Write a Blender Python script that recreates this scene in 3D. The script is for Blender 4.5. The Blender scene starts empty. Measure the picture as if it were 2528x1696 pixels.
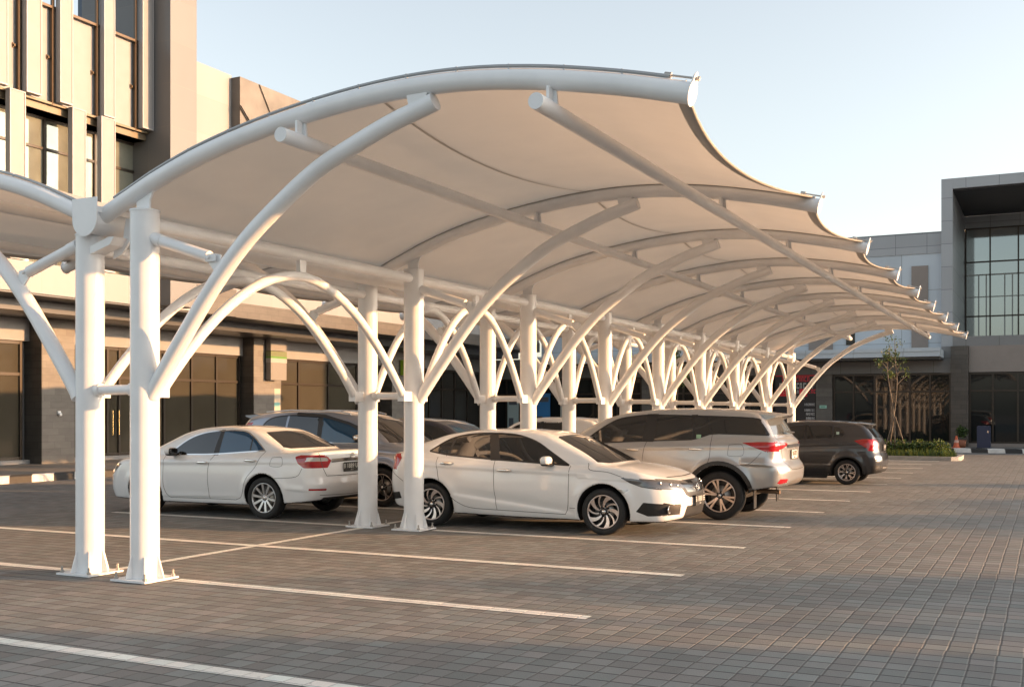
import bpy, bmesh, math, random
import numpy as np
from mathutils import Vector, Matrix
rnd = random.Random(7)
S = bpy.context.scene
COL = S.collection
R = math.radians

# ------------------------------------------------------------------ camera, sky, sun
CAM_A = R(26.463)
cd = bpy.data.cameras.new("camera"); cam = bpy.data.objects.new("camera", cd); COL.objects.link(cam)
cam.location = (0, 0, 1.72); cam.rotation_euler = (R(90), 0, CAM_A)
cd.sensor_width = 36; cd.lens = 38.11; cd.shift_y = 0.0659; cd.clip_end = 2000; cd.clip_start = 0.05
S.camera = cam
SUN_AZ = R(20.0); SUN_EL = R(9.0)
sdir = Vector((math.cos(SUN_EL)*math.cos(SUN_AZ), math.cos(SUN_EL)*math.sin(SUN_AZ), math.sin(SUN_EL)))
w = bpy.data.worlds.new("World"); S.world = w; w.use_nodes = True
nt = w.node_tree; nt.nodes.clear()
sky = nt.nodes.new("ShaderNodeTexSky"); sky.sky_type = 'NISHITA'; sky.sun_disc = False
sky.sun_elevation = SUN_EL; sky.sun_rotation = R(90) - SUN_AZ
sky.air_density = 1.0; sky.dust_density = 2.0; sky.ozone_density = 0.7; sky.altitude = 0
bg = nt.nodes.new("ShaderNodeBackground"); bg.inputs[1].default_value = 0.15
wo = nt.nodes.new("ShaderNodeOutputWorld")
hs = nt.nodes.new("ShaderNodeHueSaturation"); hs.inputs["Saturation"].default_value = .46; hs.inputs["Value"].default_value = 1.04   # thin high haze pales the blue
nt.links.new(sky.outputs[0], hs.inputs["Color"]); nt.links.new(hs.outputs[0], bg.inputs[0]); nt.links.new(bg.outputs[0], wo.inputs[0])
sl = bpy.data.lights.new("sun", 'SUN'); sun = bpy.data.objects.new("sun", sl); COL.objects.link(sun)
sl.energy = 3.8; sl.angle = R(0.55); sl.color = (1.0, 0.52, 0.22)
sun.rotation_euler = sdir.to_track_quat('Z', 'Y').to_euler()
S.view_settings.view_transform = 'Standard'; S.view_settings.look = 'None'
S.view_settings.exposure = 1.42; S.view_settings.gamma = 1.0
S.render.engine = 'CYCLES'
S.cycles.max_bounces = 8; S.cycles.diffuse_bounces = 4; S.cycles.glossy_bounces = 3

# ------------------------------------------------------------------ materials
MATS = {}
def mat(name, base=(.5, .5, .5), rough=.5, metal=0., spec=.5, coat=0., ior=1.5, noise=0., nscale=8., bump=0., bscale=40., transl=0., emit=None):
    if name in MATS: return MATS[name]
    m = bpy.data.materials.new(name); m.use_nodes = True
    n = m.node_tree.nodes; l = m.node_tree.links; p = n["Principled BSDF"]
    p.inputs["Base Color"].default_value = (*base, 1); p.inputs["Roughness"].default_value = rough
    p.inputs["Metallic"].default_value = metal; p.inputs["IOR"].default_value = ior
    p.inputs["Specular IOR Level"].default_value = spec
    p.inputs["Coat Weight"].default_value = coat; p.inputs["Coat Roughness"].default_value = .03
    if noise or bump:
        g = n.new("ShaderNodeNewGeometry")
    if noise:
        t = n.new("ShaderNodeTexNoise"); t.inputs["Scale"].default_value = nscale; t.inputs["Detail"].default_value = 5
        l.new(g.outputs["Position"], t.inputs["Vector"])
        r = n.new("ShaderNodeMapRange"); r.inputs[1].default_value = .3; r.inputs[2].default_value = .7
        r.inputs[3].default_value = 1 - noise; r.inputs[4].default_value = 1 + noise
        l.new(t.outputs[0], r.inputs[0])
        mx = n.new("ShaderNodeVectorMath"); mx.operation = 'SCALE'; mx.inputs[0].default_value = base
        l.new(r.outputs[0], mx.inputs["Scale"]); l.new(mx.outputs[0], p.inputs["Base Color"])
    if bump:
        t2 = n.new("ShaderNodeTexNoise"); t2.inputs["Scale"].default_value = bscale; t2.inputs["Detail"].default_value = 4
        l.new(g.outputs["Position"], t2.inputs["Vector"])
        b = n.new("ShaderNodeBump"); b.inputs["Distance"].default_value = bump
        l.new(t2.outputs[0], b.inputs["Height"]); l.new(b.outputs[0], p.inputs["Normal"])
    if transl:
        o = n["Material Output"]; tr = n.new("ShaderNodeBsdfTranslucent"); tr.inputs[0].default_value = (*base, 1)
        ms = n.new("ShaderNodeMixShader"); ms.inputs[0].default_value = transl
        l.new(p.outputs[0], ms.inputs[1]); l.new(tr.outputs[0], ms.inputs[2]); l.new(ms.outputs[0], o.inputs[0])
    if emit:
        p.inputs["Emission Color"].default_value = (*emit[:3], 1); p.inputs["Emission Strength"].default_value = emit[3]
    MATS[name] = m
    return m

def mnode(nt, op, a, b=None, c=None):
    n = nt.nodes.new("ShaderNodeMath"); n.operation = op
    for i, v in enumerate((a, b, c)):
        if v is None: continue
        if isinstance(v, (int, float)): n.inputs[i].default_value = v
        else: nt.links.new(v, n.inputs[i])
    return n.outputs[0]

def paver_material(name, base, var, BX=.168, BY=.19, joint=(.03, .029, .028), white=False):
    m = bpy.data.materials.new(name); m.use_nodes = True; t = m.node_tree; n = t.nodes; l = t.links
    p = n["Principled BSDF"]; p.inputs["Roughness"].default_value = .75 if not white else .6
    g = n.new("ShaderNodeNewGeometry")
    wob = n.new("ShaderNodeTexNoise"); wob.inputs["Scale"].default_value = .9; wob.inputs["Detail"].default_value = 2
    l.new(g.outputs["Position"], wob.inputs["Vector"])
    off = n.new("ShaderNodeVectorMath"); off.operation = 'MULTIPLY_ADD'
    l.new(wob.outputs["Color"], off.inputs[0]); off.inputs[1].default_value = (.007, .007, 0); l.new(g.outputs["Position"], off.inputs[2])
    sx = n.new("ShaderNodeSeparateXYZ"); l.new(off.outputs[0], sx.inputs[0])
    v = mnode(t, 'DIVIDE', sx.outputs[1], BY); iv = mnode(t, 'FLOOR', v); fv = mnode(t, 'FRACT', v)
    wn0 = n.new("ShaderNodeTexWhiteNoise"); wn0.noise_dimensions = '1D'; l.new(iv, wn0.inputs["W"])
    jit = mnode(t, 'MULTIPLY', mnode(t, 'SUBTRACT', wn0.outputs["Value"], .5), .06)
    u = mnode(t, 'ADD', mnode(t, 'DIVIDE', sx.outputs[0], BX), jit); iu = mnode(t, 'FLOOR', u); fu = mnode(t, 'FRACT', u)
    cid = n.new("ShaderNodeCombineXYZ"); l.new(iu, cid.inputs[0]); l.new(iv, cid.inputs[1])
    wn = n.new("ShaderNodeTexWhiteNoise"); wn.noise_dimensions = '2D'; l.new(cid.outputs[0], wn.inputs["Vector"])
    sc = n.new("ShaderNodeSeparateColor"); l.new(wn.outputs["Color"], sc.inputs[0])
    du = mnode(t, 'MULTIPLY', mnode(t, 'MINIMUM', fu, mnode(t, 'SUBTRACT', 1., fu)), BX)
    dv = mnode(t, 'MULTIPLY', mnode(t, 'MINIMUM', fv, mnode(t, 'SUBTRACT', 1., fv)), BY)
    d = mnode(t, 'MINIMUM', du, dv)
    prof = n.new("ShaderNodeMapRange"); prof.interpolation_type = 'SMOOTHSTEP'
    prof.inputs[1].default_value = .001; prof.inputs[2].default_value = .012; prof.inputs[3].default_value = 0; prof.inputs[4].default_value = .006
    l.new(d, prof.inputs[0])
    tilt = mnode(t, 'ADD', mnode(t, 'MULTIPLY', mnode(t, 'SUBTRACT', fu, .5), mnode(t, 'MULTIPLY', mnode(t, 'SUBTRACT', sc.outputs[0], .5), .012)),
                 mnode(t, 'MULTIPLY', mnode(t, 'SUBTRACT', fv, .5), mnode(t, 'MULTIPLY', mnode(t, 'SUBTRACT', sc.outputs[1], .5), .012)))
    fine = n.new("ShaderNodeTexNoise"); fine.inputs["Scale"].default_value = 90; fine.inputs["Detail"].default_value = 3
    l.new(g.outputs["Position"], fine.inputs["Vector"])
    h = mnode(t, 'ADD', mnode(t, 'ADD', prof.outputs[0], tilt), mnode(t, 'MULTIPLY', fine.outputs[0], .0034))
    b = n.new("ShaderNodeBump"); b.inputs["Distance"].default_value = 1.0; b.inputs["Strength"].default_value = .9
    l.new(h, b.inputs["Height"]); l.new(b.outputs[0], p.inputs["Normal"])
    big = n.new("ShaderNodeTexNoise"); big.inputs["Scale"].default_value = .7; big.inputs["Detail"].default_value = 6
    l.new(g.outputs["Position"], big.inputs["Vector"])
    k = mnode(t, 'ADD', mnode(t, 'MULTIPLY', mnode(t, 'SUBTRACT', sc.outputs[2], .5), var),
              mnode(t, 'ADD', 1., mnode(t, 'ADD', mnode(t, 'MULTIPLY', mnode(t, 'SUBTRACT', big.outputs[0], .5), .55),
                                        mnode(t, 'MULTIPLY', mnode(t, 'SUBTRACT', fine.outputs[0], .5), .35))))
    jm = n.new("ShaderNodeMapRange"); jm.inputs[1].default_value = .002; jm.inputs[2].default_value = .006; l.new(mnode(t, 'MINIMUM', du, mnode(t, 'MULTIPLY', dv, .55)), jm.inputs[0])
    ca = n.new("ShaderNodeVectorMath"); ca.operation = 'SCALE'; ca.inputs[0].default_value = base; l.new(k, ca.inputs["Scale"])
    # hue drift per block (some greenish, some brownish)
    hv = n.new("ShaderNodeMix"); hv.data_type = 'RGBA'; hv.blend_type = 'MULTIPLY'; hv.inputs[0].default_value = 1
    hm = n.new("ShaderNodeMix"); hm.data_type = 'RGBA'; hm.inputs[6].default_value = (.95, 1.01, .98, 1); hm.inputs[7].default_value = (1.06, .98, .93, 1)
    l.new(sc.outputs[1], hm.inputs[0]); l.new(ca.outputs[0], hv.inputs[6]); l.new(hm.outputs[2], hv.inputs[7])
    mix = n.new("ShaderNodeMix"); mix.data_type = 'RGBA'
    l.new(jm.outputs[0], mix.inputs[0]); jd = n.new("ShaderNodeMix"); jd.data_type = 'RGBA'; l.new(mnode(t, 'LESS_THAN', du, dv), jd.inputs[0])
    jd.inputs[6].default_value = (*joint, 1); jd.inputs[7].default_value = (.10, .095, .088, 1) if not white else (*joint, 1)  # joints along Y paler: sandy fill plus painted light on their bevels
    l.new(jd.outputs[2], mix.inputs[6]); l.new(hv.outputs[2], mix.inputs[7])
    if white:      # worn paint: the block shows through where it flaked
        wr = n.new("ShaderNodeTexNoise"); wr.inputs["Scale"].default_value = 14; wr.inputs["Detail"].default_value = 8; wr.inputs["Roughness"].default_value = .7
        l.new(g.outputs["Position"], wr.inputs["Vector"])
        wm = n.new("ShaderNodeMapRange"); wm.inputs[1].default_value = .60; wm.inputs[2].default_value = .68; l.new(wr.outputs[0], wm.inputs[0])
        m2 = n.new("ShaderNodeMix"); m2.data_type = 'RGBA'; l.new(wm.outputs[0], m2.inputs[0])
        l.new(mix.outputs[2], m2.inputs[6]); m2.inputs[7].default_value = (.2, .19, .18, 1); l.new(m2.outputs[2], p.inputs["Base Color"])
    else:
        l.new(mix.outputs[2], p.inputs["Base Color"])
    return m

def panel_material(name, base, gap=(.1, .1, .1), sx=1.2, sy=1.2, sz=1.2, rough=.45, stone=False, var=.1, gw=.012):
    """flat cladding with joints, laid out in world metres (x+y along the wall, z up)"""
    m = bpy.data.materials.new(name); m.use_nodes = True; t = m.node_tree; n = t.nodes; l = t.links
    p = n["Principled BSDF"]; p.inputs["Roughness"].default_value = rough
    g = n.new("ShaderNodeNewGeometry"); s = n.new("ShaderNodeSeparateXYZ"); l.new(g.outputs["Position"], s.inputs[0])
    a = mnode(t, 'ADD', s.outputs[0], s.outputs[1])
    v = mnode(t, 'DIVIDE', s.outputs[2], sz); iv = mnode(t, 'FLOOR', v); fv = mnode(t, 'FRACT', v)
    sh = mnode(t, 'MULTIPLY', mnode(t, 'FRACT', mnode(t, 'MULTIPLY', iv, .37)), 1.0 if stone else 0.)
    u = mnode(t, 'ADD', mnode(t, 'DIVIDE', a, sx), sh); iu = mnode(t, 'FLOOR', u); fu = mnode(t, 'FRACT', u)
    d = mnode(t, 'MINIMUM', mnode(t, 'MULTIPLY', mnode(t, 'MINIMUM', fu, mnode(t, 'SUBTRACT', 1., fu)), sx),
              mnode(t, 'MULTIPLY', mnode(t, 'MINIMUM', fv, mnode(t, 'SUBTRACT', 1., fv)), sz))
    c = n.new("ShaderNodeCombineXYZ"); l.new(iu, c.inputs[0]); l.new(iv, c.inputs[1])
    wn = n.new("ShaderNodeTexWhiteNoise"); wn.noise_dimensions = '2D'; l.new(c.outputs[0], wn.inputs["Vector"])
    ns = n.new("ShaderNodeTexNoise"); ns.inputs["Scale"].default_value = 3 if stone else .6; ns.inputs["Detail"].default_value = 8
    mp = n.new("ShaderNodeMapping"); mp.inputs["Scale"].default_value = (1, 1, 3 if stone else .35)
    l.new(g.outputs["Position"], mp.inputs[0]); l.new(mp.outputs[0], ns.inputs["Vector"])
    k = mnode(t, 'ADD', 1., mnode(t, 'ADD', mnode(t, 'MULTIPLY', mnode(t, 'SUBTRACT', wn.outputs["Value"], .5), var),
                                 mnode(t, 'MULTIPLY', mnode(t, 'SUBTRACT', ns.outputs[0], .5), .5 if stone else .25)))
    ca = n.new("ShaderNodeVectorMath"); ca.operation = 'SCALE'; ca.inputs[0].default_value = base; l.new(k, ca.inputs["Scale"])
    jm = n.new("ShaderNodeMapRange"); jm.inputs[1].default_value = gw*.4; jm.inputs[2].default_value = gw*.6; l.new(d, jm.inputs[0])
    mix = n.new("ShaderNodeMix"); mix.data_type = 'RGBA'; l.new(jm.outputs[0], mix.inputs[0])
    mix.inputs[6].default_value = (*gap, 1); l.new(ca.outputs[0], mix.inputs[7]); l.new(mix.outputs[2], p.inputs["Base Color"])
    return m

M_STEEL = mat("white_steel", (.78, .785, .79), .36, noise=.05, nscale=3)
M_BOLT = mat("galvanised_bolt", (.45, .43, .4), .45, .8)
M_FABRIC = mat("pvc_membrane", (.75, .675, .58), .40, noise=.07, nscale=1.1, bump=.004, bscale=5, transl=.25)
M_FABGREY = mat("membrane_hem", (.55, .50, .44), .6)
M_CLAMP = mat("clamp_rail", (.35, .36, .37), .4, .5)
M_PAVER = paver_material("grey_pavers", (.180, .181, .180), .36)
M_LINE = paver_material("worn_white_paint", (.74, .73, .70), .12, joint=(.42, .41, .4), white=True)
M_CREAM = panel_material("cream_panels", (.215, .215, .218), (.22, .2, .18), 1.9, 1, 1.18, .5, gw=.014)
M_CREAM2 = mat("cream_plaster", (.22, .222, .226), .6, noise=.05, nscale=2)
M_FIN = mat("pale_fin", (.19, .193, .198), .5, noise=.05, nscale=1.5)
M_FINEDGE = mat("fin_edge", (.30, .30, .305), .45)
M_PYLON = panel_material("taupe_panels", (.125, .127, .128), (.15, .14, .13), 3.0, 1, 1.27, .4, gw=.016)
M_PYDARK = panel_material("dark_taupe_panels", (.13, .115, .10), (.05, .045, .04), 3.0, 1, 1.27, .3, gw=.016)
M_BROWN = mat("weathered_brown_render", (.14, .132, .122), .7, noise=.22, nscale=1.6)
M_FRAME = mat("dark_frame", (.035, .028, .022), .35, .3)
M_BRONZE = mat("bronze_rail", (.09, .065, .045), .35, .6)
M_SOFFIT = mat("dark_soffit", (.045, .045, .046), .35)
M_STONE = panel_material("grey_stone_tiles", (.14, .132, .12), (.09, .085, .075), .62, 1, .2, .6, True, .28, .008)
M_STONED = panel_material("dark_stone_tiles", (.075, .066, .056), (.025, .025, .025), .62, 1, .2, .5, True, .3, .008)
M_TAN = mat("papered_shop_glass", (.055, .050, .038), .06, spec=.6, noise=.12, nscale=.8)
M_UPGLASS = mat("upper_window_glass", (.30, .31, .26), .05, .55, noise=.3, nscale=.9)
M_UPDARK = mat("dark_window_glass", (.03, .03, .028), .12, 0, spec=.25)
M_GREY = panel_material("grey_blue_panels", (.33, .355, .38), (.13, .14, .15), 1.35, 1, 1.02, .4, gw=.02)
M_GREYL = panel_material("pale_blue_panels", (.46, .53, .59), (.2, .22, .24), 2.1, 1, 2.4, .4, gw=.02)
M_GREYD = panel_material("dark_grey_panels", (.19, .195, .20), (.08, .08, .08), 1.35, 1, 1.02, .4, gw=.02)
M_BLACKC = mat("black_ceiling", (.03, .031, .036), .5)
M_TAUPE = mat("taupe_panel", (.24, .21, .19), .5, noise=.06, nscale=2)
M_DGLASS = mat("dark_shop_glass", (.012, .015, .016), .02, spec=.45, ior=1.45)
M_BGLASS = mat("reflective_office_glass", (.33, .375, .395), .04, .7)
M_KW = mat("kerb_white", (.7, .69, .66), .7, noise=.15, nscale=5)
M_KERB = None
M_CONC = mat("concrete", (.33, .32, .30), .8, noise=.15, nscale=4, bump=.003, bscale=40)
M_TILE = mat("walkway_tile", (.20, .19, .175), .6, noise=.15, nscale=3)
M_SOIL = mat("soil", (.05, .04, .03), .9, noise=.3, nscale=10)
M_LEAF = mat("leaf_mid", (.07, .12, .025), .5, transl=.3)
M_LEAF2 = mat("leaf_dark", (.035, .075, .02), .5, transl=.2)
M_LEAF3 = mat("leaf_yellow", (.13, .16, .03), .5, transl=.35)
M_BARK = mat("bark", (.16, .13, .10), .8, noise=.3, nscale=14)
M_BLACK = mat("black_plastic", (.015, .015, .016), .45)
M_TYRE = mat("tyre_rubber", (.016, .016, .016), .75, noise=.3, nscale=9)
M_CHROME = mat("chrome", (.75, .74, .72), .1, 1.)
M_CGLASS = mat("tinted_car_glass", (.010, .011, .012), .02, spec=.8, ior=1.55)
M_BLUEGLASS = mat("sky_blue_film_glass", (.008, .05, .11), .02, spec=.8, ior=1.55)  # blue film glass; base colour also holds a painted sky reflection
M_REDL = mat("red_lamp_lens", (.36, .006, .010), .12, coat=1.)
M_CLEARL = mat("clear_lamp_lens", (.55, .54, .52), .08, .35, coat=1.)
M_HEADL = mat("headlamp_lens", (.13, .13, .135), .08, .3, coat=1.)
M_ALLOY = mat("silver_alloy", (.55, .55, .56), .3, .85)
M_ALLOYP = mat("machined_alloy", (.62, .55, .52), .28, .85)
M_WELL = mat("wheel_well", (.008, .008, .008), .9)
M_PLATE = mat("black_number_plate", (.02, .02, .02), .5)
M_PLATETXT = mat("plate_white", (.55, .54, .5), .5)
M_PLATEW = mat("white_number_plate", (.6, .58, .53), .5)

# ------------------------------------------------------------------ mesh helpers
class MB:
    def __init__(self): self.v = []; self.f = []; self.mi = []; self.sm = []
    def add(self, vs, fs, mi=0, smooth=False):
        o = len(self.v); self.v += [tuple(p) for p in vs]
        for q in fs: self.f.append(tuple(i + o for i in q)); self.mi.append(mi); self.sm.append(smooth)
        return self
    def box(self, a, b, mi=0):
        (x0, y0, z0), (x1, y1, z1) = a, b
        x0, x1 = sorted((x0, x1)); y0, y1 = sorted((y0, y1)); z0, z1 = sorted((z0, z1))
        vs = [(x0, y0, z0), (x1, y0, z0), (x1, y1, z0), (x0, y1, z0), (x0, y0, z1), (x1, y0, z1), (x1, y1, z1), (x0, y1, z1)]
        return self.add(vs, [(0, 3, 2, 1), (4, 5, 6, 7), (0, 1, 5, 4), (1, 2, 6, 5), (2, 3, 7, 6), (3, 0, 4, 7)], mi)
    def prism(self, poly, axis, a, b, mi=0):
        """extrude a 2D polygon along axis ('x','y','z') between a and b"""
        def P(u, v, t): return {'x': (t, u, v), 'y': (u, t, v), 'z': (u, v, t)}[axis]
        n = len(poly); vs = [P(u, v, a) for u, v in poly] + [P(u, v, b) for u, v in poly]
        fs = [tuple(range(n)), tuple(range(2*n-1, n-1, -1))] + [(i, i+n, (i+1) % n+n, (i+1) % n) for i in range(n)]
        return self.add(vs, fs, mi)
    def tube(self, path, r, seg=16, mi=0, caps=True, smooth=True):
        P = [Vector(p) for p in path]; n = len(P)
        rr = r if isinstance(r, (list, tuple)) else [r]*n
        T = [(P[min(i+1, n-1)] - P[max(i-1, 0)]).normalized() for i in range(n)]
        up = Vector((0, 0, 1)) if abs(T[0].z) < .9 else Vector((0, 1, 0))
        N = (up - T[0]*up.dot(T[0])).normalized(); vs = []
        for i in range(n):
            N = (N - T[i]*N.dot(T[i])).normalized(); B = T[i].cross(N)
            for k in range(seg):
                a = 2*math.pi*k/seg; vs.append(P[i] + (N*math.cos(a) + B*math.sin(a))*rr[i])
        fs = [(i*seg+k, i*seg+(k+1) % seg, (i+1)*seg+(k+1) % seg, (i+1)*seg+k) for i in range(n-1) for k in range(seg)]
        self.add(vs, fs, mi, smooth)
        if caps:
            self.add([vs[k] for k in range(seg)], [tuple(range(seg-1, -1, -1))], mi)
            self.add(vs[-seg:], [tuple(range(seg))], mi)
        return self
    def lathe(self, prof, c, axis='y', seg=32, mi=0, smooth=True):
        """prof: (r, t) pairs; revolve round axis through c"""
        vs = []
        for r, t in prof:
            for k in range(seg):
                a = 2*math.pi*k/seg; u, v = r*math.cos(a), r*math.sin(a)
                vs.append({'y': (c[0]+u, c[1]+t, c[2]+v), 'z': (c[0]+u, c[1]+v, c[2]+t), 'x': (c[0]+t, c[1]+u, c[2]+v)}[axis])
        n = len(prof)
        fs = [(i*seg+k, i*seg+(k+1) % seg, (i+1)*seg+(k+1) % seg, (i+1)*seg+k) for i in range(n-1) for k in range(seg)]
        return self.add(vs, fs, mi, smooth)
    def build(self, name, mats, parent=None, recalc=True):
        me = bpy.data.meshes.new(name); me.from_pydata(self.v, [], self.f)
        if not isinstance(mats, (list, tuple)): mats = [mats]
        for m in mats: me.materials.append(m)
        me.polygons.foreach_set("material_index", self.mi); me.polygons.foreach_set("use_smooth", self.sm)
        if recalc:
            b = bmesh.new(); b.from_mesh(me); bmesh.ops.recalc_face_normals(b, faces=b.faces); b.to_mesh(me); b.free()
        me.update(); return link(name, me, parent)
def link(name, me, parent=None):
    o = bpy.data.objects.new(name, me); COL.objects.link(o)
    if parent: o.parent = parent
    return o
def tag(o, label, cat, group=None, kind=None):
    if label: o["label"] = label
    if cat: o["category"] = cat
    if group: o["group"] = group
    if kind: o["kind"] = kind
    return o
def empty(name, loc, label=None, cat=None, group=None, rz=0):
    o = bpy.data.objects.new(name, None); COL.objects.link(o); o.location = loc; o.rotation_euler = (0, 0, rz); o.empty_display_size = .2
    return tag(o, label, cat, group)
def rel(parent, o):
    """parent is an unrotated empty; o was modelled in world coordinates"""
    o.parent = parent; o.location = Vector(o.location) - parent.location
    return o
def part(mb, name, mats, root, **k): return rel(root, mb.build(name, mats, None, **k))
def sub(mb, name, mats, p):
    o = mb.build(name, mats); o.parent = p; return o
def struct(mb, name, mats):
    o = mb.build(name, mats); o["kind"] = "structure"; return o
def catmull(pts, n=8):
    P = [Vector(p) for p in pts]; P = [2*P[0]-P[1]] + P + [2*P[-1]-P[-2]]; out = []
    for i in range(1, len(P)-2):
        a, b, c, d = P[i-1:i+3]
        for k in range(n):
            t = k/n; out.append(.5*((2*b) + (c-a)*t + (2*a-5*b+4*c-d)*t*t + (3*b-a-3*c+d)*t**3))
    out.append(P[-2]); return out
_FONT = {}
def text_mesh(s, size, depth=.002):
    key = (s, size)
    if key not in _FONT:
        c = bpy.data.curves.new("letters", 'FONT'); c.body = s; c.size = size; c.extrude = depth; c.align_x = 'CENTER'; c.align_y = 'CENTER'; c.resolution_u = 2
        o = bpy.data.objects.new("letters", c); COL.objects.link(o)
        me = bpy.data.meshes.new_from_object(o); bpy.data.objects.remove(o); bpy.data.curves.remove(c); _FONT[key] = me
    return _FONT[key].copy()

# ------------------------------------------------------------------ ground, markings, kerbs
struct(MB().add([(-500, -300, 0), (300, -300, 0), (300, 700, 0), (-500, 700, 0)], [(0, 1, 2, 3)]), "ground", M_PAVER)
def line(x0, x1, y0, y1):
    n = max(2, int(max(x1-x0, y1-y0)/.15)); m = MB(); longx = (x1-x0) > (y1-y0); vs = []
    for i in range(n+1):
        t = i/n; a, b = rnd.uniform(-.004, .004), rnd.uniform(-.004, .004)
        if longx: x = x0+(x1-x0)*t; vs += [(x, y0+a, .004), (x, y1+b, .004)]
        else: y = y0+(y1-y0)*t; vs += [(x1+b, y, .004), (x0+a, y, .004)]
    m.add(vs, [(2*i, 2*i+2, 2*i+3, 2*i+1) for i in range(n)])
    return struct(m, "parking_line", M_LINE)
LY = [5.56, 8.36, 10.94, 13.5, 16.17] + [16.17+2.62*k for k in range(1, 10)]
for i, y in enumerate(LY):
    if i % 2 == 0 and i > 0: line(-9.03, -3.45, y-.075, y+.075); line(-14.3, -9.15, y-.075, y+.075)
    else: line(-7.98 if i else -9.4, -3.45, y-.075, y+.075); line(-14.3, -9.45, y-.075, y+.075)
line(-9.15, -9.03, 8.5, 42)
def kerb_material():
    m = bpy.data.materials.new("striped_kerb_paint"); m.use_nodes = True; t = m.node_tree; n = t.nodes
    g = n.new("ShaderNodeNewGeometry"); s = n.new("ShaderNodeSeparateXYZ"); t.links.new(g.outputs["Position"], s.inputs[0])
    f = mnode(t, 'FRACT', mnode(t, 'DIVIDE', mnode(t, 'ADD', mnode(t, 'ADD', s.outputs[0], s.outputs[1]), 22.15-17.72+12.8), 1.28))
    ns = n.new("ShaderNodeTexNoise"); ns.inputs["Scale"].default_value = 6; ns.inputs["Detail"].default_value = 8; t.links.new(g.outputs["Position"], ns.inputs[0])
    k = mnode(t, 'GREATER_THAN', mnode(t, 'ADD', f, mnode(t, 'MULTIPLY', mnode(t, 'SUBTRACT', ns.outputs[0], .5), .02)), .5)
    mx = n.new("ShaderNodeMix"); mx.data_type = 'RGBA'; t.links.new(k, mx.inputs[0])
    mx.inputs[6].default_value = (.03, .03, .03, 1); mx.inputs[7].default_value = (.68, .67, .64, 1)
    sc = n.new("ShaderNodeVectorMath"); sc.operation = 'SCALE'; t.links.new(mx.outputs[2], sc.inputs[0])
    t.links.new(mnode(t, 'ADD', .7, mnode(t, 'MULTIPLY', ns.outputs[0], .6)), sc.inputs["Scale"])
    t.links.new(sc.outputs[0], n["Principled BSDF"].inputs["Base Color"]); n["Principled BSDF"].inputs["Roughness"].default_value = .65
    return m
M_KERB = kerb_material()
kp = [(-22.40, 0), (-22.12, 0), (-22.14, .15), (-22.17, .18), (-22.40, .18)]
struct(MB().prism(kp, 'y', 8, 48.3), "kerb", M_KERB)
kp = [(48.45, 0), (48.72, 0), (48.72, .18), (48.50, .18), (48.47, .15)]
struct(MB().prism(kp, 'x', -22.1, 16), "kerb", M_KERB)
struct(MB().box((-28.2, 8, 0), (-22.402, 60, .15)), "pavement", M_TILE)
struct(MB().box((-22.4, 48.722, 0), (16, 60, .15)), "pavement", M_TILE)

# ------------------------------------------------------------------ left building (cream, golden in the low sun)
LB = empty("cream_building", (-24, 22, 0), "long cream commercial building with tall pale fins, taupe pylon and papered shopfronts along the left", "building")
Y0, Y1 = 9.0, 51.4
part(MB().box((-40, Y0, 9.8), (-24.33, 24.2, 12.62)).box((-40, Y0, 12.622), (-24.29, 24.2, 12.67)), "upper_wall", M_CREAM2, LB)
part(MB().box((-40, Y0, 0.0), (-27.55, Y1, 9.79)), "wall", M_CREAM2, LB)
part(MB().box((-27.5, 24.9, 5.66), (-24.36, 28.05, 12.84)), "wall", M_CREAM, LB)
part(MB().box((-27.5, 28.052, 6.6), (-24.0, 41, 12.76)), "render_block", M_BROWN, LB)
part(MB().box((-27.5, 28.052, 5.66), (-24.3, Y1, 6.598)), "wall", M_CREAM, LB)
part(MB().box((-27.5, 41.002, 6.6), (-24.6, Y1, 11.6)), "wall", M_CREAM, LB)
part(MB().box((-29, 25.85, 12.9), (-27, 28.4, 19)), "stair_tower_glass", mat("blue_stair_glass", (.03, .05, .08), .06, .2), LB)
cb = MB()
for a, b in (((-23.97, 28.0, 11.75), (-23.97, 28.7, 11.1)), ((-23.97, 28.05, 11.8), (-23.97, 29.0, 10.95)), ((-23.97, 29.0, 12.74), (-23.97, 30.0, 11.3))):
    cb.tube([a, b], .018, 6)
part(cb, "loose_cable", M_FRAME, LB)
part(MB().box((-27.0, 24.22, 4.86), (-23.35, 25.32, 18)), "pylon", M_PYLON, LB)
# canopy fascia over the pavement
part(MB().box((-27.5, Y0, 4.83), (-24.0, Y1, 5.64)), "fascia", M_CREAM, LB)
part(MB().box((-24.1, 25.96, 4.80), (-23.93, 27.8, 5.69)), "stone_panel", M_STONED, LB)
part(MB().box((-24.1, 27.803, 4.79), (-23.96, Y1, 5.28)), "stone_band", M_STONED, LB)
part(MB().box((-27.5, Y0, 4.47), (-25.2, Y1, 4.826)).box((-25.2, Y0, 4.78), (-24.05, Y1, 4.828)), "soffit", M_SOFFIT, LB)
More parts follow.
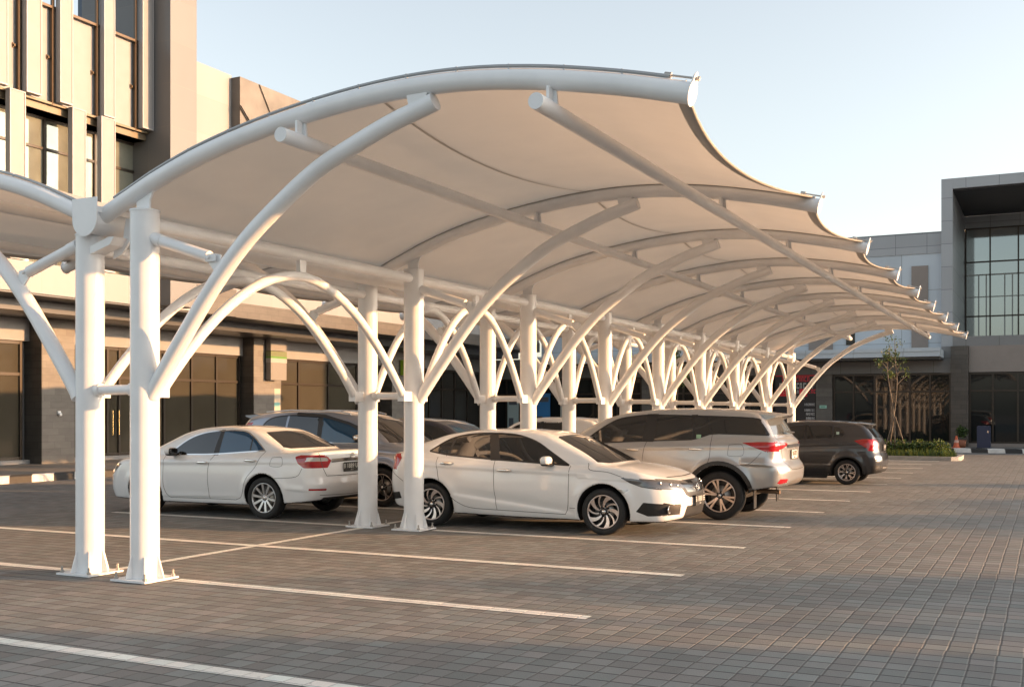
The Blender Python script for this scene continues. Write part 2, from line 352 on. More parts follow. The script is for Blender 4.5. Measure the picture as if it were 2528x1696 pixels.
# fins
def fin(y0, y1, z0, z1):
    m = MB(); m.box((-24.14, y0+.03, z0+.04), (-24.0, y1-.03, z1-.03)).box((-24.16, y0, z0), (-23.985, y0+.03, z1), 1).box((-24.16, y1-.03, z0), (-23.985, y1, z1), 1)
    m.box((-24.16, y0+.03, z0), (-23.985, y1-.03, z0+.04), 1)
    if z1 < 12: m.box((-24.16, y0+.03, z1-.03), (-23.985, y1-.03, z1), 1)
    part(m, "fin", [M_FIN, M_FINEDGE], LB)
UPF = [(15.2, 15.7), (16.6, 17.0), (18.66, 19.16), (19.72, 20.20), (20.79, 21.22), (22.31, 22.71), (23.76, 24.20)]
for a, b in UPF: fin(a, b, 10.07, 17.5)
for a, b in [(15.6, 16.1), (17.3, 17.8), (19.21, 19.69), (21.20, 21.67), (22.21, 22.72)]: fin(a, b, 5.66, 10.04)
m = MB()
for a, b in UPF[2:]:
    m.box((-24.26, a-.09, 9.98), (-24.18, a-.02, 17.5))
    m.box((-24.328, a-.16, 11.25), (-24.262, a-.035, 11.31)).box((-24.328, a-.18, 11.22), (-24.30, a-.12, 11.34))
m.box((-24.25, Y0, 12.60), (-24.19, 24.2, 12.67))
part(m, "fin_support_rail", M_BRONZE, LB)
part(MB().box((-25.0, Y0, 9.80), (-24.30, 24.2, 9.97)).box((-24.36, Y0, 9.99), (-24.19, 24.2, 10.05)).box((-24.7, Y0, 9.972), (-24.365, 24.2, 10.03)), "window_lintel", mat("ochre_metal", (.13, .105, .07), .45, .3), LB)
def glazing(root, X, bay, z0, z1, cols, rows, glass, frame, fw=.07, axis='x', nm="window", depth=.06):
    """a window part (glass) with its frame as a sub-part; axis 'x': plane at X facing +X, 'y': plane at Y facing -Y"""
    a, b = bay; sgn = 1 if axis == 'x' else -1
    def bx(m, u0, u1, w0, w1, d0, d1):
        if axis == 'x': m.box((X+d0, u0, w0), (X+d1, u1, w1))
        else: m.box((u0, X-d1, w0), (u1, X-d0, w1))
    g = MB(); bx(g, a, b, z0, z1, -.03, 0); go = part(g, nm, glass, root)
    f = MB()
    for u in [a] + list(cols) + [b]: bx(f, u-fw/2, u+fw/2, z0, z1, .002, depth)
    us = [a] + list(cols) + [b]
    for r in [z0+fw/2] + list(rows) + [z1-fw/2]:
        for u, v in zip(us[:-1], us[1:]): bx(f, u+fw/2, v-fw/2, r-fw/2, r+fw/2, .002, depth-.01)
    sub(f, "window_frame", frame, go)
    return go
for bay, cols in (((15.9, 17.9), [16.9]), ((18.0, 19.9), [18.9]), ((19.98, 21.93), [20.97]), ((22.0, 23.15), [22.74]), ((23.22, 24.85), [24.27])):
    glazing(LB, -24.85, bay, 5.66, 9.79, cols, [7.45, 8.93], M_UPGLASS, M_FRAME)
    # curtains hanging behind the glass edge show as tall panels
# ground floor
for y in (13.0, 22.55, 32.08, 41.6):
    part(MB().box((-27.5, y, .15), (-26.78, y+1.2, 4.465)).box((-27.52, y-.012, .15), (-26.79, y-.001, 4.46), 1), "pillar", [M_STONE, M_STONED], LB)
part(MB().box((-27.56, Y0, 3.80), (-27.3, Y1, 4.465)).box((-27.56, Y0, .15), (-27.28, Y1, .27)), "shop_wall", M_CREAM2, LB)
for bay, cols in (((14.25, 22.30), [16.3, 18.3, 20.3]), ((23.85, 31.95), [25.6, 26.1, 28.1, 29.44, 30.72]), ((34.38, 41.5), [35.55, 37.57, 39.67]), ((43.2, 51.1), [44.6, 45.86, 47.1, 48.4, 49.76])):
    glazing(LB, -27.42, bay, .27, 3.79, cols, [2.81], M_TAN if bay[0] < 43 else M_UPDARK, M_FRAME, .09, nm="shop_window")
part(MB().box((-27.55, 33.3, .15), (-27.3, 34.33, 3.8)), "shop_wall", M_STONE, LB)
part(MB().tube([(-27.27, 25.98, .95), (-27.27, 25.98, 1.75)], .022, 8).tube([(-27.27, 25.72, .95), (-27.27, 25.72, 1.75)], .022, 8), "door_handle", mat("brass", (.7, .5, .22), .25, .9), LB)
part(MB().box((-26.78, 23.1, 1.62), (-26.74, 23.2, 1.72)).lathe([(0, 0), (.05, 0), (.05, .06), (0, .06)], (-26.74, 23.15, 1.62), 'x', 12), "wall_lamp", M_STEEL, LB)
sg = empty("projecting_sign", (-26.6, 33.2, 2.9), "blank box sign with grey, green and white bands on the dark stone pillar", "sign")
part(MB().box((-26.72, 32.72, 4.02), (-26.5, 33.66, 4.5)).box((-26.72, 32.72, 2.9), (-26.5, 33.66, 3.56)), "panel", mat("sign_grey", (.20, .19, .18), .4), sg)
part(MB().box((-26.73, 32.71, 3.80), (-26.49, 33.67, 4.0)), "band", mat("sign_olive", (.14, .16, .08), .4), sg)
part(MB().box((-26.73, 32.71, 3.73), (-26.49, 33.67, 3.798)), "band", mat("sign_green", (.08, .24, .04), .4), sg)
part(MB().box((-26.73, 32.71, 3.562), (-26.49, 33.67, 3.728)), "band", mat("sign_white", (.32, .32, .31), .4), sg)
g2 = MB().box((-26.72, 42.2, 3.36), (-26.52, 42.85, 4.06)).build("wall_sign", mat("sign_lime", (.28, .45, .03), .35))
tag(g2, "small lime green square sign high on a pillar of the cream building", "sign")
po = MB().box((-27.29, 33.75, 1.3), (-27.27, 34.25, 2.6)).box((-27.268, 33.8, 1.9), (-27.266, 34.2, 2.05), 1).box((-27.268, 33.8, 1.4), (-27.266, 34.1, 1.55), 1).build("poster", [mat("poster_cream", (.40, .38, .32), .6), mat("poster_teal", (.15, .4, .4), .6)])
tag(po, "tall narrow cream poster on the wall right of the banded sign pillar", "poster")

# ------------------------------------------------------------------ right building (grey blue, in shade)
RB = empty("grey_building", (-4, 52, 0), "grey panelled building with tall framed glass entrance tower, in shade at right", "building")
YB = 52.0
part(MB().box((-4.42, YB, 4.6), (-3.95, 60, 12.04)), "tower_pier", M_GREY, RB)
part(MB().box((-3.948, YB, 11.62), (12, 60, 12.04)).box((-4.42, YB+.002, 12.042), (12, 60, 12.08)), "tower_head", M_GREY, RB)
part(MB().box((-3.948, YB, 4.6), (12, 59.5, 5.03)), "tower_sill", M_GREYD, RB)
part(MB().box((-3.946, YB+.15, 11.56), (12, 59.4, 11.618)), "tower_ceiling", M_BLACKC, RB)
part(MB().box((-3.946, 59.45, 10.95), (12, 59.7, 11.555)), "tower_beam", M_GREY, RB)
glazing(RB, 59.6, (-3.9, 9.0), 5.03, 10.95, [-2.77, -1.48, -.2, 1.1, 2.4, 3.7, 5, 6.3, 7.6], [6.5, 9.24], M_BGLASS, M_FRAME, .07, 'y')
part(MB().box((-24.3, YB+.3, 8.84), (-4.422, 60, 9.74)), "parapet_band", M_GREY, RB)
part(MB().box((-24.3, YB+.34, 3.9), (-4.422, 60, 8.838)), "wing_wall", M_GREYL, RB)
for a, b in ((-5.71, -5.0), (-10.3, -9.2), (-13.9, -13.0), (-17.6, -16.7)):
    part(MB().box((a, YB+.27, 4.5), (b, YB+.338, 8.30)), "beige_panel", M_TAUPE, RB)
for a, b in ((-8.6, -8.2), (-12.2, -11.8), (-16, -15.6)):
    part(MB().box((a, YB+.31, 4.8), (b, YB+.338, 6.6)), "slot_window", M_UPDARK, RB)
part(MB().box((-24.2, 49.9, 4.08), (-4.31, YB+.338, 4.42)).box((-24.2, 49.86, 4.30), (-4.29, 49.898, 4.46)), "entrance_canopy", M_GREYL, RB)
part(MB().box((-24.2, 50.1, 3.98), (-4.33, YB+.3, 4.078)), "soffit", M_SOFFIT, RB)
part(MB().box((-24.2, YB, 3.44), (-4.02, YB+.3, 3.978)), "shop_fascia", M_GREYD, RB)
part(MB().box((-3.28, YB, 3.44), (12, YB+.4, 4.598)), "shop_fascia", M_TAUPE, RB)
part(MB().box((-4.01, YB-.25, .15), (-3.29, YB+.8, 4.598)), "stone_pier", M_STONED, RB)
part(MB().box((-9.9, YB-.15, .15), (-9.16, YB+.5, 3.43)), "stone_pier", M_STONE, RB)
part(MB().box((-18.5, YB-.15, .15), (-17.6, YB+.5, 3.43)), "stone_pier", M_STONE, RB)
glazing(RB, YB+.1, (-9.10, -4.06), .3, 3.42, [-8.22, -7.29, -5.76, -4.9], [2.6], M_DGLASS, M_FRAME, .08, 'y', "shop_window")
glazing(RB, YB+.1, (-3.24, 10), .3, 3.42, [-2.31, -1.31, -.3, .7, 1.7, 2.7, 4, 5, 6, 7, 8, 9], [2.62], M_DGLASS, M_FRAME, .08, 'y', "shop_window")
glazing(RB, YB+.1, (-17.5, -12.0), .3, 3.42, [-16.4, -15.3, -14.2, -13.1], [2.6], M_DGLASS, M_FRAME, .08, 'y', "shop_window")
glazing(RB, YB+.1, (-24, -18.6), .3, 3.42, [-22.6, -21.2, -19.9], [2.6], M_DGLASS, M_FRAME, .08, 'y', "shop_window")
part(MB().box((-4.42, YB+.02, 3.42), (-4.012, YB+.8, 4.598)), "wall", M_GREYD, RB)
part(MB().box((-27.28, YB+.02, .15), (-24.302, YB+.5, 4.46)), "wall", M_GREYD, RB)
glazing(RB, YB, (-27.2, -24.4), .3, 3.42, [-26.2, -25.3], [2.6], M_DGLASS, M_FRAME, .08, "y", "shop_window")
part(MB().box((-24.3, 60.02, 0), (12, 80, 11.0)).box((12.003, YB, 0), (13, 80, 12.0)), "wall", M_GREYD, RB)
part(MB().box((-24.2, YB+.02, .15), (12, YB+.5, .298)), "plinth", M_TAUPE, RB)
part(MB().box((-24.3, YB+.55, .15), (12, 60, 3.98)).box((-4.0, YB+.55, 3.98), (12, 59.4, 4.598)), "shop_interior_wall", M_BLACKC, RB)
# dark notice board with rows of small illegible lettering
NB = empty("notice_board", (-10.9, YB, 1.2), "tall black notice board with rows of red and white lettering beside the stone pier", "sign")
part(MB().box((-11.8, YB-.12, .9), (-9.93, YB-.05, 3.42)), "board", mat("board_black", (.02, .018, .022), .4), NB)
mr, mw = MB(), MB()
def glyphs(m, x0, x1, z0, z1, step):
    x = x0
    while x < x1:
        wd = step*rnd.uniform(.5, .85); h = (z1-z0)
        if rnd.random() > .15:
            m.box((x, YB-.125, z0), (x+wd*.3, YB-.121, z1)); m.box((x+wd*.3, YB-.125, z1-h*.22), (x+wd, YB-.121, z1))
            if rnd.random() > .4: m.box((x+wd*.72, YB-.125, z0), (x+wd, YB-.121, z1-h*.24))
            else: m.box((x+wd*.3, YB-.125, z0), (x+wd, YB-.121, z0+h*.2))
        x += step
mr.box((-11.78, YB-.124, 3.36), (-9.95, YB-.1205, 3.41)); glyphs(mr, -11.6, -10.0, 3.10, 3.34, .13); glyphs(mw, -11.6, -10.0, 2.78, 3.04, .16)
mr.box((-11.75, YB-.125, 2.42), (-11.2, YB-.121, 2.74)); mr.box((-10.66, YB-.125, 2.40), (-10.30, YB-.121, 2.76)); glyphs(mr, -10.24, -10.0, 2.55, 2.74, .12)
glyphs(mw, -11.55, -10.7, 2.55, 2.70, .13); glyphs(mw, -11.0, -10.3, 2.28, 2.42, .12)
for z in (1.97, 1.70, 1.52, 1.32): glyphs(mw, -10.42, -9.98, z, z+.11, .07)
part(mr, "red_lettering", mat("sign_red", (.80, .03, .05), .4), NB); part(mw, "white_lettering", mat("sign_letter_white", (.6, .6, .6), .5), NB)
gs = MB().box((-9.72, YB-.19, 1.84), (-9.40, YB-.152, 1.99))
gl = MB()
for i in range(6): gl.box((-9.66+i*.035, YB-.195, 1.885), (-9.64+i*.035, YB-.191, 1.945))
go = gs.build("door_plaque", mat("plaque_mint", (.35, .62, .52), .4)); sub(gl, "lettering", mat("plaque_green", (.05, .25, .18), .4), go)
tag(go, "small mint green plaque with green lettering on the grey stone pier", "sign")
for nm, x0, x1, z0, z1, colr, lab in (("window_poster", -24.55, -23.6, .7, 2.65, (.05, .22, .5), "tall blue advertising panel seen between far columns on the grey building"),
        ("window_poster", -23.0, -22.62, .8, 2.6, (.55, .55, .5), "narrow off-white advertising panel right of the tall blue one"), ("window_poster", -26.1, -25.45, .6, 2.5, (.42, .52, .52), "pale teal advertising panel left of the tall blue one")):
    o = MB().box((x0, YB-.11, z0), (x1, YB-.075, z1)).box((x0+.08, YB-.113, z1-.45), (x1-.08, YB-.111, z1-.2), 1).box((x0+.08, YB-.113, z0+.3), (x0+(x1-x0)*.55, YB-.111, z0+.75), 1).build(nm, [mat("poster_"+str(x0), colr, .4), mat("poster_ink", (.10, .12, .14), .5)])
    tag(o, lab, "poster", "window posters on the grey building")
ifr = MB()
for k, x in enumerate((-3.3, -2.95, -2.1, -1.75, -.75, -.4, .6, .95, 1.9)): ifr.box((x-.03, 59.585, 5.08), (x+.03, 59.597, 8.55))
ifr.box((-3.85, 59.57, 8.551), (9, 59.584, 8.62)).box((-3.85, 59.57, 7.45), (9, 59.584, 7.50))
part(ifr, "reflected_frame_strip", mat("pale_reflected_frame", (.42, .45, .44), .5), RB)  # pale strips before the glass stand for white frames reflected in it
dbx = empty("dark_blue_bin", (-2.55, 49.9, .15), "dark navy box cabinet standing on the pavement before the shop glass", "bin")
part(MB().prism([(-2.82, .17), (-2.30, .17), (-2.30, 1.06), (-2.34, 1.10), (-2.78, 1.10), (-2.82, 1.06)], 'y', 49.65, 50.15), "cabinet", mat("navy_plastic", (.02, .03, .07), .4), dbx)
part(MB().box((-2.42, 49.63, .8), (-2.37, 49.648, .9)), "latch", M_CHROME, dbx)
part(MB().box((-2.85, 49.62, .15), (-2.27, 50.18, .168)), "base", M_BLACK, dbx)
cn = empty("traffic_cone", (-3.62, 49.6, .15), "faded orange traffic cone standing before the potted shrub", "cone")
part(MB().lathe([(.15, .03), (.13, .05), (.095, .22), (.07, .34), (.035, .52), (0, .52)], (-3.62, 49.6, .15), 'z', 20).box((-3.8, 49.42, .15), (-3.44, 49.78, .18)), "cone_body", mat("faded_orange", (.55, .12, .05), .6), cn)
part(MB().lathe([(.099, .23), (.077, .34)], (-3.62, 49.6, .153), 'z', 20), "reflective_band", mat("pale_band", (.6, .4, .33), .6), cn)

# ------------------------------------------------------------------ plants
def leaf_cards(centres, size, n, spread, seed, flat=1., mats=3):
    r = np.random.RandomState(seed); m = MB()
    for (c, rad) in centres:
        k = int(n)
        d = r.normal(size=(k, 3)); d /= np.linalg.norm(d, axis=1)[:, None]
        rr = rad*(r.rand(k)**.45)
        P = np.array(c) + d*rr[:, None]*np.array([1, 1, flat])
        for p in P:
            a = r.normal(size=3); a /= np.linalg.norm(a); b = np.cross(a, r.normal(size=3)); b /= np.linalg.norm(b)
            s = size*r.uniform(.6, 1.3); q = p + a*s
            m.add([p, p+a*s*.5+b*s*.28, q, p+a*s*.5-b*s*.28], [(0, 1, 2, 3)], int(r.randint(mats)))
    return m
LEAFS = [M_LEAF, M_LEAF2, M_LEAF3]
pk = empty("potted_shrub", (-3.46, 50.4, .15), "round clipped green shrub in a pot against the dark stone pier", "plant")
part(MB().lathe([(0, 0), (.14, 0), (.19, .32), (.17, .32), (.15, .28), (0, .28)], (-3.46, 50.4, .15), 'z', 16), "pot", mat("terracotta", (.35, .14, .08), .7), pk)
part(leaf_cards([((-3.46, 50.4, .83), .27)], .09, 500, 1, 3, mats=2), "foliage", [M_LEAF2, M_LEAF], pk, recalc=False)
BED = MB()
bedp = [(-16, 40.15), (-3.1, 40.15), (-2.88, 40.35), (-2.8, 40.7), (-2.85, 42.5), (-3.1, 42.75), (-16, 42.75)]
inn = [(-15.85, 40.32), (-3.2, 40.32), (-3.02, 40.5), (-2.97, 40.75), (-3.0, 42.4), (-3.2, 42.6), (-15.85, 42.6)]
n = len(bedp)
vs = [(x, y, 0) for x, y in bedp] + [(x, y, .14) for x, y in bedp] + [(x, y, .14) for x, y in inn] + [(x, y, .0) for x, y in inn]
fs = [(k*n+i, k*n+(i+1) % n, (k+1)*n+(i+1) % n, (k+1)*n+i) for k in range(3) for i in range(n)]
BED.add(vs, fs); tag(struct(BED, "planting_bed_kerb", M_CONC), None, None)
struct(MB().prism(inn, 'z', 0.0, .09), "soil", M_SOIL)
gr = MB(); r = random.Random(5)
for i in range(2600):
    x, y = r.uniform(-9.5, -3.1), r.uniform(40.4, 42.5); h = r.uniform(.10, .34); dx, dy = r.uniform(-.12, .12), r.uniform(-.12, .12); wd = .012
    gr.add([(x-wd, y, .09), (x+wd, y, .09), (x+dx*.6+wd*.7, y+dy*.6, .09+h*.7), (x+dx, y+dy, .09+h)], [(0, 1, 2, 3)], r.randrange(3))
tag(gr.build("grass", LEAFS, recalc=False), "long grass blades filling the kerbed planting bed", "grass", kind="stuff")
SHR = [(-8.2, 42.0, .62, "behind the dark grey hatchback's roof"), (-6.6, 42.1, .60, "at the back of the bed, leftmost beside the hatchback"), (-5.75, 42.0, .56, "directly left of the slim young tree"),
       (-4.95, 42.1, .55, "directly right of the slim young tree"), (-4.3, 42.0, .58, "bushy one second from the bed's right end"), (-3.75, 42.1, .55, "last one at the bed's right end")]
for i, (x, y, h, t) in enumerate(SHR):
    o = empty("shrub", (x, y, .09), "leafy green shrub "+t, "shrub", "shrubs in the kerbed planting bed")
    part(leaf_cards([((x, y, .09+h*.62), .36), ((x-.2, y-.1, .09+h*.5), .27), ((x+.22, y+.05, .09+h*.55), .27)], .10, 260, 1, 20+i, .75), "foliage", LEAFS, o, recalc=False)
    part(MB().tube([(x, y, .05), (x+.02, y, h*.6)], [.018, .012], 6).tube([(x, y, .07), (x-.14, y-.05, h*.6)], [.012, .008], 6), "stem", M_BARK, o)
for i, (x, y) in enumerate(((-3.5, 40.75), (-5.6, 40.7), (-4.5, 40.9))):
    o = MB()
    for k in range(60):
        a = r.uniform(0, 6.28); L = r.uniform(.2, .42); e = r.uniform(.5, 1.2)
        p0 = Vector((x, y, .09)); d = Vector((math.cos(a), math.sin(a), 0)); sd = Vector((-d.y, d.x, 0))*.02
        p1 = p0 + d*L*.5 + Vector((0, 0, L*.6*e)); p2 = p0 + d*L + Vector((0, 0, L*.35*e))
        o.add([p0-sd, p0+sd, p1+sd, p1-sd], [(0, 1, 2, 3)], k % 3); o.add([p1-sd, p1+sd, p2], [(0, 1, 2)], k % 3)
    tag(o.build("strappy_plant", LEAFS, recalc=False), ["arching strap-leaved clump at the right corner of the bed", "arching strap-leaved clump at the kerb beside the hatchback's tail", "arching strap-leaved clump midway along the front of the bed"][i], "plant", "strap-leaved clumps in the bed")

def young_tree(name, x, y, h, label, cseed, stake=True, dens=20):
    o = empty(name, (x, y, .05), label, "tree"); t = MB()
    s1 = catmull([(x-.02, y, .05), (x-.06, y, h*.33), (x-.25, y+.05, h*.62), (x-.30, y, h*.74), (x-.2, y, h*.94)], 5)
    s2 = catmull([(x-.30, y+.1, .05), (x-.10, y+.05, h*.3), (x+.04, y, h*.6), (x+.0, y-.05, h*.75), (x-.05, y, h*.98)], 5)
    for s in (s1, s2): t.tube(s, [.03-.022*i/(len(s)-1) for i in range(len(s))], 7)
    r = random.Random(cseed); tips = []
    for s in (s1, s2):
        for k in range(9):
            p = s[int(len(s)*(.5+.05*k))] if int(len(s)*(.5+.05*k)) < len(s) else s[-1]
            q = p + Vector((r.uniform(-.38, .34), r.uniform(-.35, .35), r.uniform(.1, .42))); t.tube([p, (p+q)/2+Vector((0, 0, .04)), q], [.011, .008, .004], 5)
            if q.z > h*.66: tips.append((tuple(q), r.uniform(.14, .26)))
    part(t, "trunk", M_BARK, o)
    tips += [((x-.15+r.uniform(-.16, .18), y+r.uniform(-.2, .2), h*(.78+.24*r.random())), r.uniform(.12, .26)) for _ in range(11)]
    part(leaf_cards(tips, .085, dens, 1, cseed, .9), "crown", LEAFS, o, recalc=False)
    if stake: part(MB().tube([(x-.42, y-.15, .05), (x-.06, y, h*.36)], .02, 6).tube([(x+.42, y+.1, .05), (x-.02, y, h*.34)], .02, 6), "stake", M_BARK, o)
    return o
young_tree("young_tree", -5.13, 42.0, 4.45, "slim two-stemmed young tree with sparse crown, staked in the bed at right", 11)
young_tree("young_tree", -14.3, 44.5, 4.2, "young leafy tree half hidden between the far canopy columns", 12, dens=80)

# ------------------------------------------------------------------ the carport canopy (one bolted structure)
CP = empty("carport_canopy", (-8.7, 8.25, 0), "white gull-wing tensile membrane carport canopy on twin rows of round steel columns", "carport")
FY = [8.23, 13.44, 17.28, 20.96, 24.35, 27.75, 31.2, 35.0, 38.9]
ARCH = [(-8.86, 3.75), (-8.47, 3.912), (-8.08, 4.07), (-7.5, 4.255), (-6.76, 4.418), (-6.0, 4.53), (-5.3, 4.585), (-4.6, 4.578), (-3.89, 4.50), (-3.18, 4.365), (-2.53, 4.205)]
AP = [(p.x, p.z) for p in catmull([(x, 0, z) for x, z in ARCH], 6)]
ax = np.array([p[0] for p in AP]); az = np.array([p[1] for p in AP])
def az_at(x): return float(np.interp(x, ax, az))
MIR = -8.95
def mx_(x, left): return 2*MIR - x if left else x
AR = .086
STRUT = [(-8.19, 1.86), (-8.11, 1.99), (-7.75, 2.47), (-7.35, 2.97), (-6.96, 3.37), (-6.53, 3.7), (-6.11, 3.97), (-5.7, 4.15), (-5.31, 4.3), (-4.97, 4.40), (-4.85, 4.44)]
for i, y in enumerate(FY):
    for left in (False, True):
        cxn, top = (-9.12, 3.58) if left else (-8.28, 3.76)
        yy = y + (.06 if left else 0)
        c = MB().tube([(cxn, yy, .02), (cxn, yy, top)], .145, 32)
        c.lathe([(.152, top-.012), (.152, top+.004), (.143, top+.004)], (cxn, yy, 0), 'z', 32)
        co = part(c, "column", M_STEEL, CP)
        if left: b = MB().box((cxn-.09, yy-.012, top), (cxn+.09, yy+.012, top+.06))
        else: b = MB().prism([(cxn-.10, top), (cxn+.075, top), (cxn+.075, top+.10), (cxn+.13, az_at(cxn+.1)-.06), (cxn-.10, az_at(cxn-.1)-.06)], 'y', yy-.012, yy+.012)
        sub(b, "saddle_plate", M_STEEL, co)
        bp = MB().box((cxn-.235, yy-.235, .006), (cxn+.235, yy+.235, .026))
        for k in range(6):
            a = k*math.pi/3 + .26; ca, sa = math.cos(a), math.sin(a); th = .007
            pts = [(.143, .028), (.212, .028), (.204, .06), (.150, .25), (.143, .25)]
            vs = []
            for s in (-th, th): vs += [(cxn+ca*u-sa*s, yy+sa*u+ca*s, z) for u, z in pts]
            bp.add(vs, [(4, 3, 2, 1, 0), (5, 6, 7, 8, 9)] + [(j, (j+1) % 5, (j+1) % 5+5, j+5) for j in range(5)])
        bo = bp
        for sx in (-.195, .195):
            for sy in (-.195, .195):
                bo.tube([(cxn+sx, yy+sy, .028), (cxn+sx, yy+sy, .095)], .011, 8, 1).tube([(cxn+sx, yy+sy, .028), (cxn+sx, yy+sy, .05)], .022, 6, 1)
        sub(bp, "base_plate", [M_STEEL, M_BOLT], co)
        # rib, end plate with ear, tensioner
        ro = part(MB().tube([(mx_(x, left), y, z) for x, z in AP], AR, 28), "arch_rib", M_STEEL, CP)
        dx, dz = ax[-1]-ax[-3], az[-1]-az[-3]; L = math.hypot(dx, dz); ux, uz = dx/L, dz/L
        ep = MB(); e0 = np.array([ax[-1], az[-1]])
        vs = []; nseg = 28
        for t in (0.001, .014):
            for k in range(nseg):
                a = 2*math.pi*k/nseg; rr = .100; up = math.cos(a)*rr
                if math.cos(a) > .80: up = .102 + (math.cos(a)-.8)/.2*.07
                p = e0 + np.array([ux, uz])*t + np.array([-uz, ux])*up
                vs.append((mx_(p[0], left), y + math.sin(a)*rr*(.55 if math.cos(a) > .93 else 1), p[1]))
        ep.add(vs, [tuple(range(nseg-1, -1, -1)), tuple(range(nseg, 2*nseg))] + [(k, (k+1) % nseg, nseg+(k+1) % nseg, nseg+k) for k in range(nseg)])
        sub(ep, "end_plate", M_STEEL, ro)
        tn = MB(); q0 = e0 + np.array([-uz, ux])*.12 - np.array([ux, uz])*.25; q1 = e0 + np.array([-uz, ux])*.12 + np.array([ux, uz])*.03
        W3 = lambda q: (mx_(q[0], left), y, q[1])
        tn.tube([W3(q0), W3(q1)], .009, 8).tube([W3(q0), W3(q0+(q1-q0)*.2)], .024, 10).tube([W3(q1-(q1-q0)*.03), W3(q1+(q1-q0)*.05)], .018, 8)
        sub(tn, "tensioner", M_BOLT, ro)
        # curved strut with end plates
        sx0 = -9.12 if left else -8.28
        off = (-9.72 + 8.95 + .0)
        sh = .5 if left else 0.
        path = catmull([(mx_(x, left)+sh, y, z) for x, z in STRUT], 6)
        so = part(MB().tube(path, .082, 22), "curved_strut", M_STEEL, CP)
        hx = -5.0; hp = MB().prism([(mx_(hx-.10, left)+sh, 4.42), (mx_(hx+.07, left)+sh, 4.46), (mx_(hx+.09, left)+sh, az_at(hx+.09-sh)-.07), (mx_(hx-.12, left)+sh, az_at(hx-.12-sh)-.07)], 'y', y-.045, y+.045)
        sub(hp, "hanger_plate", M_STEEL, so)
        # short brace from the column to the strut, with forked ends
        b0 = Vector((mx_(-8.16, left)+sh, y, 3.47)); b1 = Vector((mx_(-7.31, left)+sh, y, 3.20)); d = b1-b0
        br = MB().tube([b0+d*.10, b0+d*.86], .06, 16).tube([b0-d*.02, b0+d*.14], .066, 16)
        br.box(tuple(b1-d*.15-Vector((.0, .045, .055))), tuple(b1-d*.05+Vector((0.04, -.03, .04)))).box(tuple(b1-d*.15-Vector((.0, -.045, .055))), tuple(b1-d*.05+Vector((0.04, .03, .04))))
        br.tube([b1-d*.10+Vector((0, -.075, 0)), b1-d*.10+Vector((0, .075, 0))], .02, 8)
        br.prism([(b1.x-d.x*.14, b1.z-.02), (b1.x-d.x*.10, b1.z+.07), (b1.x+d.x*.04, b1.z+.05), (b1.x+d.x*.06, b1.z-.16), (b1.x-d.x*.02, b1.z-.14)], 'y', y-.012, y+.012)
        part(br, "brace", M_STEEL, CP)
    part(MB().tube([(-9.00, y+.04, 1.94), (-8.40, y, 1.94)], .052, 16).tube([(-8.995, y+.04, 1.94), (-8.93, y+.04, 1.94)], .07, 16).tube([(-8.47, y, 1.94), (-8.41, y, 1.94)], .07, 16), "tie_bar", M_STEEL, CP)
# arches along each column row
for i in range(len(FY)-1):
    for cxn in (-8.28, -9.12):
        a, b = FY[i]+.24, FY[i+1]-.30; mid, hf = (a+b)/2, (b-a)/2
        pts = [(cxn, mid+hf*math.sin(u*math.pi/2), 1.94+1.44*(1-abs(math.sin(u*math.pi/2))**1.9)) for u in np.linspace(-1, 1, 36)]
        m = MB().tube(pts, .058, 16)
        m.box((cxn-.055, FY[i]+.13, 1.86), (cxn+.055, a+.05, 2.0)).box((cxn-.055, b-.05, 1.86), (cxn+.055, FY[i+1]-.13, 2.0))
        zt = 3.56 if cxn > -9 else 3.43
        m.box((cxn-.03, mid-.06, 3.42), (cxn+.03, mid+.06, zt+.02)) if cxn > -9 else None
        part(m, "row_arch", M_STEEL, CP)
YE = FY[-1]
part(MB().tube([(-8.28, FY[0]+.1, 3.63), (-8.28, YE-.1, 3.63)], .066, 18), "row_beam", M_STEEL, CP)
part(MB().tube([(-9.12, FY[0]+.06, 3.44), (-9.12, YE-.1, 3.44)], .06, 18), "row_beam", M_STEEL, CP)
part(MB().tube([(MIR, FY[0]-.12, 3.70), (MIR, YE+.15, 3.70)], .135, 24), "valley_pipe", M_STEEL, CP)
gu = MB()
for yy in (FY[0]-.17, YE+.16):
    pts = [(MIR+.175*math.sin(t), 3.71-.185*math.cos(t)) for t in np.linspace(-1.45, 1.45, 14)] + [(MIR+.175, 3.92), (MIR-.175, 3.92)]
    gu.prism(pts, 'y', yy, yy+.012)
gu.box((MIR-.165, FY[0]-.155, 3.77), (MIR-.155, YE+.15, 3.83)).box((MIR+.155, FY[0]-.155, 3.77), (MIR+.165, YE+.15, 3.83))
part(gu, "valley_gutter", M_STEEL, CP)
# bracket seen right of the first left-row column
part(MB().prism([(-8.86, 3.32), (-8.74, 3.36), (-8.62, 3.5), (-8.60, 3.72), (-8.68, 3.74), (-8.72, 3.50), (-8.84, 3.44)], 'y', 8.36, 8.39).prism([(-9.0, 3.36), (-8.72, 3.44), (-8.66, 3.52), (-8.74, 3.52), (-9.0, 3.44)], 'y', 8.18, 8.36), "gutter_bracket", M_STEEL, CP)
for left in (False, True):
    for px in (-6.29, -3.72):
        X = mx_(px, left); z = az_at(px) - .255
        m = MB().tube([(X, FY[0]-.33, z), (X, YE+.25, z)], .068, 20); po_ = part(m, "purlin", M_STEEL, CP)
        for y in FY:
            h = MB(); h.prism([(X-.05, z+.05), (X+.05, z+.05), (X+.035, az_at(px)-.06), (X-.035, az_at(px)-.06)], 'y', y-.012, y+.012).box((X-.012, y-.10, z+.05), (X+.012, y-.02, az_at(px)-.07))
            sub(h, "purlin_hanger", M_STEEL, po_)
